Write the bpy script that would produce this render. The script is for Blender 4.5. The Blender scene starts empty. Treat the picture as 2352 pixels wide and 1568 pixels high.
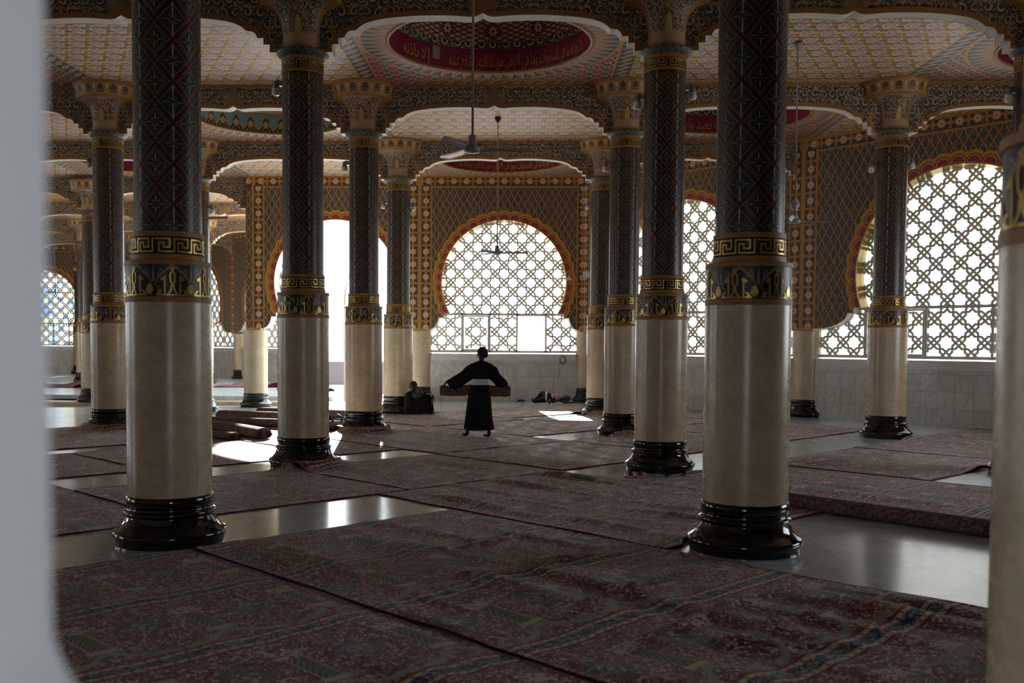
import bpy, bmesh, math, random
from mathutils import Vector, Matrix, noise
from mathutils.geometry import tessellate_polygon
random.seed(7)
S = 5.2                      # metres per bay
EYE = 0.352                  # eye height in bays
X0, Y0, LY = -0.618, 1.6822, 1.0423
PI = math.pi
col = bpy.context.scene.collection
def W(x, y, z=-EYE): return Vector((x*S, y*S, (z+EYE)*S))
def cx(i): return X0+i
def cy(j): return Y0+j*LY
def sr(r, g, b):
    f = lambda c: (c/255/12.92 if c/255 <= .04045 else ((c/255+.055)/1.055)**2.4)
    return (f(r), f(g), f(b), 1)

# ------------------------------------------------------------------ node expression helper
class T: nt = None
def _lk(s, v):
    if isinstance(v, N): T.nt.links.new(v.s, s)
    else: s.default_value = v
def M(op, a, b=None, c=None, clamp=False):
    n = T.nt.nodes.new('ShaderNodeMath'); n.operation = op; n.use_clamp = clamp
    _lk(n.inputs[0], a)
    if b is not None: _lk(n.inputs[1], b)
    if c is not None: _lk(n.inputs[2], c)
    return N(n.outputs[0])
class N:
    def __init__(s, sock): s.s = sock
    def __add__(a, b): return M('ADD', a, b)
    __radd__ = __add__
    def __sub__(a, b): return M('SUBTRACT', a, b)
    def __rsub__(a, b): return M('SUBTRACT', b, a)
    def __mul__(a, b): return M('MULTIPLY', a, b)
    __rmul__ = __mul__
    def __truediv__(a, b): return M('DIVIDE', a, b)
    def __rtruediv__(a, b): return M('DIVIDE', b, a)
    def __neg__(a): return M('MULTIPLY', a, -1.0)
    def __lt__(a, b): return M('LESS_THAN', a, b)
    def __gt__(a, b): return M('GREATER_THAN', a, b)
ab = lambda a: M('ABSOLUTE', a)
fl = lambda a: M('FLOOR', a)
fr = lambda a: M('FRACT', a)
sn = lambda a: M('SINE', a)
cs = lambda a: M('COSINE', a)
sq = lambda a: M('SQRT', a)
mn = lambda a, b: M('MINIMUM', a, b)
mx = lambda a, b: M('MAXIMUM', a, b)
at2 = lambda a, b: M('ARCTAN2', a, b)
hyp = lambda a, b: sq(a*a+b*b)
def band(v, lo, hi): return (v > lo)*(v < hi)
def mix(f, a, b):
    n = T.nt.nodes.new('ShaderNodeMix'); n.data_type = 'RGBA'
    _lk(n.inputs[0], f); _lk(n.inputs[6], a); _lk(n.inputs[7], b)
    return N(n.outputs[2])
def uvxy(scale=1.0):
    n = T.nt.nodes.new('ShaderNodeUVMap'); n.uv_map = 'UVMap'
    s = T.nt.nodes.new('ShaderNodeSeparateXYZ'); T.nt.links.new(n.outputs[0], s.inputs[0])
    return N(s.outputs[0]), N(s.outputs[1])
def objpos():
    n = T.nt.nodes.new('ShaderNodeTexCoord'); return N(n.outputs['Object'])
def uvv():
    n = T.nt.nodes.new('ShaderNodeUVMap'); n.uv_map = 'UVMap'; return N(n.outputs[0])
def noi(vec, scale, detail=2, rough=.5, dist=0):
    n = T.nt.nodes.new('ShaderNodeTexNoise'); n.inputs['Scale'].default_value = scale
    n.inputs['Detail'].default_value = detail; n.inputs['Roughness'].default_value = rough
    n.inputs['Distortion'].default_value = dist
    T.nt.links.new(vec.s, n.inputs['Vector']); return N(n.outputs['Fac'])
def vor(vec, scale, feature='F1', out='Distance'):
    n = T.nt.nodes.new('ShaderNodeTexVoronoi'); n.feature = feature; n.inputs['Scale'].default_value = scale
    T.nt.links.new(vec.s, n.inputs['Vector']); return N(n.outputs[out])
def comb(x, y, z=0.0):
    n = T.nt.nodes.new('ShaderNodeCombineXYZ'); _lk(n.inputs[0], x); _lk(n.inputs[1], y); _lk(n.inputs[2], z); return N(n.outputs[0])
def white(x, y, out='Value'):
    n = T.nt.nodes.new('ShaderNodeTexWhiteNoise'); n.noise_dimensions = '2D'
    T.nt.links.new(comb(x, y).s, n.inputs['Vector']); return N(n.outputs[out])
def ramp(f, pts, interp='LINEAR'):
    n = T.nt.nodes.new('ShaderNodeValToRGB'); _lk(n.inputs[0], f); r = n.color_ramp; r.interpolation = interp
    while len(r.elements) < len(pts): r.elements.new(.5)
    for e, (p, c) in zip(r.elements, pts): e.position = p; e.color = c if len(c) == 4 else (*c, 1)
    return N(n.outputs[0])
def curve(f, pts):
    return ramp(f, [(p, (v, v, v, 1)) for p, v in pts])
def mat(name, build=None, color=None, rough=.6, metal=0.0, spec=.5, bump=None, **kw):
    m = bpy.data.materials.new(name); m.use_nodes = True; T.nt = m.node_tree
    b = T.nt.nodes['Principled BSDF']; b.inputs['Roughness'].default_value = rough; b.inputs['Metallic'].default_value = metal
    b.inputs['Specular IOR Level'].default_value = spec
    for k, v in kw.items(): b.inputs[k.replace('_', ' ')].default_value = v
    if color: b.inputs['Base Color'].default_value = color
    if build:
        r = build()
        if not isinstance(r, dict): r = {'c': r}
        T.nt.links.new(r['c'].s, b.inputs['Base Color'])
        if 'r' in r: _lk(b.inputs['Roughness'], r['r'])
        if 'm' in r: _lk(b.inputs['Metallic'], r['m'])
        if 'h' in r:
            n = T.nt.nodes.new('ShaderNodeBump'); n.inputs['Strength'].default_value = r.get('bs', .5); n.inputs['Distance'].default_value = r.get('bd', .01)
            T.nt.links.new(r['h'].s, n.inputs['Height']); T.nt.links.new(n.outputs[0], b.inputs['Normal'])
    return m

# ------------------------------------------------------------------ palettes
OCHRE = sr(160, 116, 64); BROWN = sr(138, 98, 56); DKGREEN = sr(52, 62, 60); CREAM = sr(214, 196, 168); PINKW = sr(222, 200, 196)
MAROON = sr(128, 36, 62); DKRED = sr(92, 30, 34); TEAL = sr(84, 104, 112); GOLD = sr(190, 164, 92); BEIGE = sr(196, 168, 138); NEARBLK = sr(34, 32, 34)

def b_marble():
    p = objpos(); u, v = uvxy()
    n1 = noi(p, 2.2, 6, .62, .6); n2 = noi(p, 14, 4, .6)
    c = mix(ramp(n1, [(.3, (0, 0, 0)), (.72, (1, 1, 1))]), sr(180, 160, 128), sr(216, 199, 168))
    c = mix(ramp(n2, [(.60, (0, 0, 0)), (.75, (1, 1, 1))])*.35, c, sr(168, 140, 104))
    st = noi(comb(u*7.0, v*.35), 3, 3, .6)
    c = mix(ramp(st, [(.5, (0, 0, 0)), (.75, (1, 1, 1))])*.22, c, sr(176, 150, 112))
    seam = ab(fr(u*.858+.18)-.5) < .0018
    return {'c': mix(seam*.8, c, sr(60, 45, 30)), 'r': .2+n2*.14}
m_marble = mat('cream_marble', b_marble, spec=.6)
def b_black():
    p = objpos(); n = noi(p, 9, 6, .65, 1.0)
    return mix(ramp(n, [(.6, (0, 0, 0)), (.72, (1, 1, 1))])*.35, sr(16, 19, 20), sr(48, 54, 52))
m_black = mat('black_marble', b_black, rough=.1, spec=.7)
def b_paint(c1, amt=.5):
    def f():
        p = objpos(); n = noi(p, 5, 5, .6)
        return mix(ramp(n, [(.35, (0, 0, 0)), (.75, (1, 1, 1))])*amt, c1, tuple([x*.62 for x in c1[:3]]+[1]))
    return f
m_brown = mat('ochre_paint', b_paint(OCHRE), rough=.5)
m_white = mat('white_plaster', b_paint(sr(226, 220, 208), .25), rough=.65)
m_gold = mat('gold_leaf', b_paint(GOLD, .5), rough=.34, metal=.65)
m_keybg = mat('dark_maroon_ground', b_paint(sr(46, 28, 34)), rough=.4)

def b_shaft():
    # u: turns 0..1 -> 6 diamonds round; v metres
    u, v = uvxy(); U = u*6.0; V = v/.355
    q1 = U+V; q2 = U-V
    d1 = ab(fr(q1+.5)-.5); d2 = ab(fr(q2+.5)-.5)
    lob = ab(sn(q2*PI*2.0))*.6+ab(sn(q2*PI))*.4; lob2 = ab(sn(q1*PI*2.0))*.6+ab(sn(q1*PI))*.4
    w1 = lob*.085+.024; w2 = lob2*.085+.024
    e1 = d1-w1; e2 = d2-w2
    e = mn(e1, e2)
    bandm = e < 0.0; outl = band(e, 0.0, .028)
    # cell centre coords: centres at (U,V)=(.5,0)&(0,.5)
    kc = fl(q1)+fl(q2); par = fr(kc*.5) > .25
    a = fr(q1)-.5; b = fr(q2)-.5
    xx = (a+b); yy = (a-b)          # xx along U, yy along V  (range -1..1)
    r = hyp(xx, yy)
    stem = (ab(xx) < (.035+ab(yy)*.03))*band(ab(yy), .08, .74)
    tip = ((ab(xx)+ab(ab(yy)-.74)) < .09)
    leafh = (ab(yy) < (.05-ab(ab(xx)-.33)*.16))
    th = at2(yy, xx)
    petal = band(r, .12, .30)*(ab(sn(th*2.0)) > .93)
    quat = ab((ab(xx)*ab(xx)*ab(xx)+ab(yy)*ab(yy)*ab(yy))-.16-ab(sn(th*2.0))*.0) < .018
    veins = (ab(fr(r*5.0+th*1.2)-.5) < .09)*(r < .62)
    shortst = (ab(xx) < .04-ab(ab(yy)-.27)*.12)*band(ab(yy), .10, .46)
    pale = mx(mx(stem*.9, tip)*(1.0-par), mx(mx(leafh*.4, petal*.4), shortst*.9*par))
    flower = band(r-(.60-.17*1.0*M('ABSOLUTE', sn(th*2.0))), 0.0, .05)
    ground = mix(par, sr(36, 44, 44), sr(28, 32, 34))
    c = mix(veins*.28, ground, sr(96, 104, 98))
    c = mix(flower*.7*par, c, sr(150, 132, 106))
    c = mix(pale, c, sr(176, 172, 160))
    c = mix(outl*.85, c, sr(156, 132, 104))
    c = mix(bandm, c, sr(64, 26, 28))
    h = mx(mx(bandm*.8, outl), mx(pale, flower*.5))
    return {'c': c, 'h': h, 'bs': .6, 'bd': .012, 'r': .33}
m_shaft = mat('carved_painted_shaft', b_shaft, spec=.5)

def scroll(u, v, cell, th_=.17):
    # staggered spirals with tendrils, returns mask
    U = u/cell; V = v/cell
    row = fl(V); U2 = U+row*.5; ci = fl(U2)
    a = fr(U2)-.5; b = fr(V)-.5
    par = (fr((ci+row)*.5) > .25)*2.0-1.0
    r = hyp(a, b); th = at2(b, a*par)/(2*PI)
    s = ab(fr(r*3.3-th)-.5)
    m = (s < th_)*(r < .47)*(r > .05)
    blob = hyp(a-.05, b-.02) < .13
    fl2 = noi(comb(U*2.1, V*2.1), 1.6, 2, .55, 1.4)
    edge = (r > .36)*(fl2 > .49)
    return mx(mx(m, blob), edge)
def b_arab():
    u, v = uvxy(); u = ab(u-.5*S)+.03; p = comb(u, v)
    n = noi(p, 3.0, 1); n2 = noi(comb(u+7.0, v), 3.0, 1)
    m = scroll(u+(n-.5)*.10, v+(n2-.5)*.10+.02, .178, .21)
    hl = scroll(u+(n-.5)*.10+.006, v+(n2-.5)*.10+.026, .178, .10)
    spk = noi(p, 60, 2)
    c = mix(ramp(spk, [(.45, (0, 0, 0)), (.6, (1, 1, 1))])*.35, BEIGE, sr(120, 92, 70))
    c = mix(m, c, sr(34, 42, 42)); c = mix(hl*m*.3, c, sr(120, 118, 108))
    blue = (white(fl(u/.356), fl(v/.356)) > .80)*(hyp((fr(u/.356)-.5)*1.7, fr(v/.356)-.5) < .34)
    c = mix(blue*m*.8, c, sr(90, 114, 136))
    rose = hyp(fr(u/.62)-.5, (fr(v/.62+.3)-.5)) < .045
    c = mix(rose, c, sr(180, 126, 56))
    return {'c': c, 'h': m, 'bs': .5, 'bd': .012}
m_arab = mat('carved_arabesque_plaster', b_arab, rough=.6)

def b_kufic():
    u, v = uvxy()   # u cells, v 0..1
    t = ab(fr(u)-.5)*2.0      # 0 at cartouche centre
    z = curve(t, [(0, .99), (.12, .93), (.27, .90), (.40, .78), (.53, .74), (.76, .60), (.88, .40), (.95, .16), (1, .0)])
    d = z-v
    a = fr(u)-.5; sgn = 1.0
    x = (t-1.0)*.5; r1 = hyp((t-.62)*1.3, v-.74); th = at2(v-.74, t-.62)/(2*PI)
    sp = (ab(fr(r1*7.0-th)-.5) < .16)*(r1 < .22)
    leaf = (ab(t-1.0) < .07*(1.15-v)*2.0)*(v > .45)
    c = mix(mx(sp, leaf)*.75, sr(46, 56, 58), sr(150, 150, 146))
    c = mix(d > -.035, c, sr(150, 140, 126)); c = mix(d > 0.0, c, BROWN); c = mix(d > .085, c, sr(44, 28, 30))
    tear = hyp((t-1.0)*.5*1.17, (v-.20)*1.0)
    c = mix(tear < .19, c, BROWN); c = mix(tear < .145, c, sr(38, 24, 26))
    c = mix(v < .035, c, sr(40, 28, 26))
    return {'c': c, 'r': .4}
m_kufic = mat('kufic_band_ground', b_kufic)
def b_leafring():
    u, v = uvxy(); U = u*20.0; a = ab(fr(U)-.5); z = v
    m = mx(ab(a*1.6-z*.8) < .09, ab(fr(a*6.0+z*3.0)-.5) < .14)
    return mix(m*.8, sr(30, 38, 42), sr(130, 138, 140))
m_leafring = mat('leaf_collar_paint', b_leafring, rough=.45)
def b_capbody():
    u, v = uvxy()   # u turns, v 0..1 over body height ; front medallions at u=.0 and .5
    t = ab(fr(u*2.0+.5)-.5)*2.0   # 0 at facing centre .. 1 at side
    tt = t*1.0
    lim = .62
    inside = (tt < lim)*band(v, .06, .93)
    lat = (band(tt, lim-.07, lim)+band(v, .06, .11)*(tt < lim)+band(v, .89, .93)*(tt < lim)) > .5
    A = u*44.0; B = v*22.0
    lz = mx(ab(fr(A+B)-.5) < .14, ab(fr(A-B)-.5) < .14)
    scr = scroll(u*5.0, v*1.0, .22, .2)
    c = mix(scr, BEIGE, sr(50, 56, 54))
    arch = ab(hyp(tt*1.5, (v-.42)*1.25)-.44) < .035
    c = mix(arch, c, OCHRE)
    dr = hyp(tt*2.7, (v-.40)*1.55+ab(tt)*.9)
    c = mix(dr < .38, c, sr(120, 50, 40)); c = mix(dr < .31, c, GOLD)
    c = mix((v < .27)*(tt < lim), c, sr(186, 152, 108))
    c = mix(lat, c, mix(lz, sr(92, 24, 46), PINKW))
    return mix(inside, OCHRE, c)
m_capbody = mat('painted_capital_body', b_capbody, rough=.5)
def b_capdrum():
    u, v = uvxy(); U = u*16.0; a = fr(U)-.5; t = ab(a)*2.0
    zz = curve(t, [(0, .9), (.25, .78), (.45, .66), (.52, .2), (.53, .0), (1, 0)])
    niche = (v < zz)*(v > .22)
    tree = (ab(fr(v*5.0+t*1.6)-.5) < .2)
    c = mix(niche, sr(180, 130, 66), mix(tree*.5, sr(52, 58, 62), sr(150, 140, 130)))
    c = mix((ab(v-.38)+t*.0 < .07)*(ab(fr(t*3.0)-.5) < .3)*niche, c, OCHRE)
    cr1 = (hyp((t-1.0)*.42, v-.72) < .075); cr2 = (hyp((t-1.0)*.42, v-.55) < .065); cr3 = hyp((t-1.0)*.42, v-.30) < .07
    c = mix(mx(cr1, cr2), c, PINKW); c = mix(cr3, c, sr(150, 180, 184))
    return mix(mx(v < .07, v > .93), c, OCHRE)
m_capdrum = mat('painted_capital_drum', b_capdrum, rough=.5)

def b_ceil():
    x, y = uvxy()          # in bays
    ci = fl(x); cj = fl(y); a = fr(x)-.5; b = fr(y)-.5
    dome = fr((ci+cj)*.5) > .25
    p = comb(x*S, y*S*LY)
    # flat bays : staggered rosettes
    X = x/.0667; Y = y*LY/.140
    def ros(X, Y):
        a1 = fr(X)-.5; b1 = fr(Y)-.5; r = hyp(a1*.0667, b1*.14); th = at2(b1*.14, a1*.0667); return r, th, a1, b1
    r1, t1, a1, b1 = ros(X, Y); r2, t2, a2, b2 = ros(X+.5, Y+.5)
    near1 = r1 < r2; r = mn(r1, r2); th = mix  # angle of nearest
    ang = t1*near1+t2*(1.0-near1)
    c = sr(206, 160, 92)
    net = mn(ab(fr(X+Y)-.5), ab(fr(X-Y)-.5))
    col_ = mix(net < .10, sr(214, 194, 160), sr(192, 140, 66))
    lad = ab(fr(X*2.0+.5)-.5)
    bars = (ab(fr(Y*4.0+.25)-.5) < .12)*(r > .020)*(lad < .36)
    col_ = mix(bars, col_, sr(60, 72, 78))
    goldo = (hyp((fr(X*1.0+.5)-.5)*.0667, (fr(Y)-.5)*.14) < .0105)
    col_ = mix(goldo, col_, sr(222, 196, 120))
    scal = .0225+sn(ang*8.0)*.0018
    col_ = mix(r < scal, col_, sr(222, 202, 198))
    col_ = mix((ab(r-.0135) < .0030)*(sn(ang*8.0) > -.2), col_, sr(116, 26, 78))
    col_ = mix((ab(r-.0065) < .0014)*(sn(ang*8.0) > 0.0), col_, sr(140, 60, 100))
    col_ = mix(r < .0035, col_, sr(230, 214, 150))
    # dome bays : maroon discs on a square grid
    G = .0567
    ga = fr(x/G)-.5; gb = fr(y*LY/G)-.5; rr = hyp(ga, gb); th2 = at2(gb, ga)
    d = mix(rr < .43, sr(176, 134, 80), sr(200, 172, 132))
    d = mix(rr < .33, d, sr(150, 40, 74)); d = mix(rr < .1, d, sr(214, 160, 120))
    gc = ab(fr(x/G)-.0); ha = fr(x/G+.5)-.5; hb = fr(y*LY/G+.5)-.5
    dia = (ab(ha)+ab(hb)); d = mix(dia < .34, d, sr(70, 92, 108)); d = mix((dia < .1), d, sr(140, 150, 150))
    R = hyp(a, b*LY); TH = at2(b*LY, a)
    zig = ab(fr(TH*60/(2*PI))-.5)*2.0; q = (R-.345)/.075
    ring = R < .425
    rc = mix(zig < (1.0-q)*1.0, sr(76, 94, 108), sr(178, 122, 110)); rc = mix(ab(zig-(1.0-q)) < .16, rc, sr(204, 164, 100))
    d = mix(ring, d, rc); d = mix(mx(band(R, .42, .432), R < .347), d, sr(192, 146, 76))
    # lined border frame along the bay edges
    e = mx(ab(a), ab(b))
    fra = band(e, .437, .497); s = x*1.0+y*LY
    fu = ab(fr((x+y*LY)/.05)-.5); fw = ab(e-.467)/.03
    fc = mix((fu*2.0+fw*.8) < .75, sr(80, 92, 96), sr(212, 180, 140)); fc = mix((fu*2.0+fw*.8) < .4, fc, sr(196, 130, 140))
    d = mix(fra, d, fc); d = mix(mx(band(e, .430, .438), band(e, .494, .5)), d, sr(200, 150, 70))
    c = mix(dome, col_, d)
    stn = noi(p, .8, 4)
    c = mix(ramp(stn, [(.4, (0, 0, 0)), (.8, (1, 1, 1))])*.25, c, sr(120, 96, 70))
    return {'c': c, 'r': .55}
m_ceil = mat('painted_ceiling', b_ceil)

def wall_mat(name, R, zc, fo=0.0):
    def f():
        x, z = uvxy()        # bays, x from bay centre, z from eye level
        # ogee net
        cw, ch = .0200, .0351
        X = x/cw; Y = z/(ch*2.0)
        X1 = fr(X*.5+.5)-.5; Y1 = fr(Y); X2 = fr(X*.5)-.5; Y2 = fr(Y+.5)
        # pointed-arch scale: upper boundary height at |X|
        def og(Xc, Yc):
            t = ab(Xc)*2.0    # 0 centre .. 1 edge
            top = 1.0-t*.52-sn(t*PI)*(-.05)
            return Yc-top, t
        d1, t1 = og(X1, Y1); d2, t2 = og(X2, Y2)
        e = mn(ab(d1), ab(d2))
        e = mn(e, mn(ab(Y1+1.0-(1.0-t1*.52))+9.0, 9.0))
        in1 = (d1 < 0.0)
        p = comb(x, z)
        # second net direction so the cells close into diamonds
        f1 = ab(fr(X*.5+Y)-.5); f2 = ab(fr(X*.5-Y)-.5)
        wob = sn(Y*PI*4.0)*.03
        g1 = ab(fr(X*.5+Y+wob)-.5); g2 = ab(fr(X*.5-Y-wob)-.5)
        net = mn(g1, g2)
        # nodes
        nx = fr(X*.5+.25)-.25
        spk = vor(comb(x*1.0, z*1.0), 210.0)
        ground = mix(spk < .27, sr(68, 66, 60), sr(176, 166, 144))
        cu = fr(X*.5+Y)-.5; cv = fr(X*.5-Y)-.5
        q1 = fr(X*.5+Y+wob); q2 = fr(X*.5-Y-wob)      # 0..1 inside a cell, lines at .5
        h1 = fr(q1+.5)-.5; h2 = fr(q2+.5)-.5
        c = ground
        # red bud in the lower corner above each crossing
        k1 = fr(X*.5+Y+.0)-.5; k2 = fr(X*.5-Y+.0)-.5
        yy = (k1-k2); xx = (k1+k2)
        bud = hyp(xx*.62, (yy-.21)*.85) < .12
        c = mix(net < .055, c, sr(188, 132, 56))
        w = (ab(xx) < (yy+.03))*(yy < (.34-ab(xx)*.55))*(yy > -.02)
        c = mix(w, c, sr(188, 132, 56)); c = mix(bud, c, sr(168, 44, 46))
        # border frames
        fx = ab(x)-fo; top = .9772
        frame_x = band(fx, .432, .492); frame_z = z > .916
        frm = mx(frame_x*(z < .985), frame_z)
        # rosettes at pitch .0725 along frame
        pz = fr(z/.0745+.35)-.5; px = fr(x/.0745+.5)-.5
        ra = hyp((fx-.462)/.0745, pz); rb = hyp(px, (z-.946)/.0745)
        ta = at2(pz, (fx-.462)/.0745); tb = at2((z-.946)/.0745, px)
        useb = frame_z
        rr = mix  # noqa
        rsel = ra*(1.0-useb)+rb*useb; tsel = ta*(1.0-useb)+tb*useb
        sp2 = vor(comb(x, z), 150.0)
        fc = mix(sp2 < .24, sr(60, 58, 54), sr(160, 150, 130))
        link = mx((ab(fx-.462) < .006)*(1.0-useb), (ab(z-.946) < .006)*useb)
        qa = (ab(ab(pz)-.5) < .07)*(ab(fx-.462) < .026)*(1.0-useb); qb = (ab(ab(px)-.5) < .07)*(ab(z-.946) < .024)*useb
        fc = mix(mx(link, mx(qa, qb)), fc, sr(176, 122, 54))
        fc = mix(rsel < .26, fc, sr(176, 122, 54)); fc = mix((rsel < .19)*(ab(fr(tsel*8/(2*PI))-.5) < .3), fc, sr(232, 214, 206)); fc = mix(rsel < .07, fc, sr(170, 110, 50))
        c = mix(frm, c, fc)
        lines = mx(mx(band(fx, .426, .436), band(fx, .489, .5)), mx(band(z, .908, .918)*(fx < .436), z > .966))
        c = mix(lines, c, sr(176, 120, 50))
        # scalloped surround of the opening
        dz = z-zc; r = hyp(x, dz); th = at2(x, dz)
        n_s = 38.0 if R < .4 else 44.0
        ph = th*n_s/(2*PI); a = (fr(ph+.5)-.5)*(2*PI/n_s)*(R+.014); b = r-(R+.008)
        rad = hyp(a, b)
        near = band(r, R-.02, R+.075)*(z > .15)
        outer = rad < .050
        c = mix(near*outer, c, sr(196, 136, 52))
        c = mix(near*band(rad, .031, .0345), c, sr(70, 40, 30))
        c = mix(near*(rad < .0285), c, sr(226, 178, 100)); c = mix(near*(rad < .026), c, sr(156, 52, 70))
        c = mix((r < R+.009)*(z > .14), c, sr(196, 136, 52))
        edge = (z < .088)*(ab(x) > .36)
        c = mix(mx(edge*(z < .078), (z < .074)), c, sr(200, 136, 50))
        return {'c': c, 'r': .5}
    return mat(name, f)
m_wall = wall_mat('painted_wall_tracery', .3665, .352)
m_wall2 = wall_mat('painted_wall_tracery_wide', .4420, .323, .222)

def b_tile():
    x, z = uvxy()
    X = x/.0755; Z = (z+.352)/.0745
    j = mx(ab(fr(X)-.5) > .490, ab(fr(Z)-.5) > .490)
    rnd = white(fl(X), fl(Z))
    ang = rnd*3.0
    n = noi(comb((x+z*(rnd-.5)*2.0)*10+rnd*20.0, (z-x*(rnd-.5)*3.0)*3+rnd*11.0), 1.5, 4, .6, .5)
    c = mix(ramp(n, [(.44, (0, 0, 0)), (.5, (1, 1, 1)), (.56, (0, 0, 0))])*.5, sr(208, 208, 204), sr(160, 160, 162))
    c = mix(rnd*.4, c, sr(172, 166, 158)); c = mix(j*.7, c, sr(112, 108, 100))
    return {'c': c, 'r': .22}
m_tile = mat('grey_veined_marble_tiles', b_tile)
m_sill = mat('white_marble_sill', b_paint(sr(214, 212, 206), .25), rough=.2)
def b_floor():
    p = objpos()
    s = T.nt.nodes.new('ShaderNodeSeparateXYZ'); T.nt.links.new(p.s, s.inputs[0])
    x = N(s.outputs[0]); y = N(s.outputs[1])
    X = x/.9; Y = y/.9
    j = mx(ab(fr(X)-.5) > .4955, ab(fr(Y)-.5) > .4955)
    rnd = white(fl(X), fl(Y))
    n = noi(comb(x+rnd*30.0, y*1.6+rnd*9.0), .9, 6, .6, 1.6)
    n2 = noi(p, 5, 4, .6)
    c = mix(ramp(n, [(.42, (0, 0, 0)), (.5, (1, 1, 1)), (.58, (0, 0, 0))])*.35, sr(206, 222, 230), sr(150, 164, 174))
    c = mix(rnd*.2, c, sr(180, 186, 186)); c = mix(j*.6, c, sr(96, 92, 84))
    return {'c': c, 'r': .10+n2*.12}
m_floor = mat('polished_marble_floor', b_floor, spec=.6)
m_jamb = mat('weathered_white_stone', lambda: (lambda p: mix(ramp(noi(p, 11, 3, .6), [(.66, (0, 0, 0)), (.78, (1, 1, 1))])*.5, sr(176, 178, 184), sr(124, 96, 84)))(objpos()), rough=.6)
m_lattice = mat('grey_stone_lattice', b_paint(sr(226, 223, 212), .1), rough=.6)
m_frame = mat('white_metal_frame', b_paint(sr(220, 218, 210), .1), rough=.45)
m_brass = mat('polished_brass_trim', b_paint(sr(210, 180, 100), .2), rough=.25, metal=.8)

def glass(name, colored):
    m = bpy.data.materials.new(name); m.use_nodes = True; T.nt = nt = m.node_tree
    for n in list(nt.nodes):
        if n.type != 'OUTPUT_MATERIAL': nt.nodes.remove(n)
    out = nt.nodes['Material Output']
    tr = nt.nodes.new('ShaderNodeBsdfTransparent'); tl = nt.nodes.new('ShaderNodeBsdfTranslucent'); ms = nt.nodes.new('ShaderNodeMixShader')
    u, v = uvxy(); P = .0265*2
    i = M('ROUND', u/P*1.0); j = M('ROUND', v/P*1.0)
    rnd = white(i, j)
    if colored:
        c = ramp(rnd, [(0, sr(110, 140, 225)), (.14, sr(250, 250, 250)), (.42, sr(165, 215, 185)), (.56, sr(250, 250, 255)), (.84, sr(248, 222, 160)), (.92, sr(120, 160, 232))], 'CONSTANT')
    else:
        c = ramp(rnd, [(0, (1, 1, 1)), (.86, sr(206, 226, 255)), (.91, (1, 1, 1)), (.95, sr(210, 236, 238)), (.975, sr(255, 244, 220))], 'CONSTANT')
    nt.links.new(c.s, tr.inputs[0]); cd = mix(.27, (0, 0, 0, 1), c); nt.links.new(cd.s, tl.inputs[0])
    ms.inputs[0].default_value = .985
    nt.links.new(tr.outputs[0], ms.inputs[1]); nt.links.new(tl.outputs[0], ms.inputs[2]); nt.links.new(ms.outputs[0], out.inputs[0])
    return m
m_glass = glass('frosted_white_glass', False); m_cglass = glass('coloured_glass', True)

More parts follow.
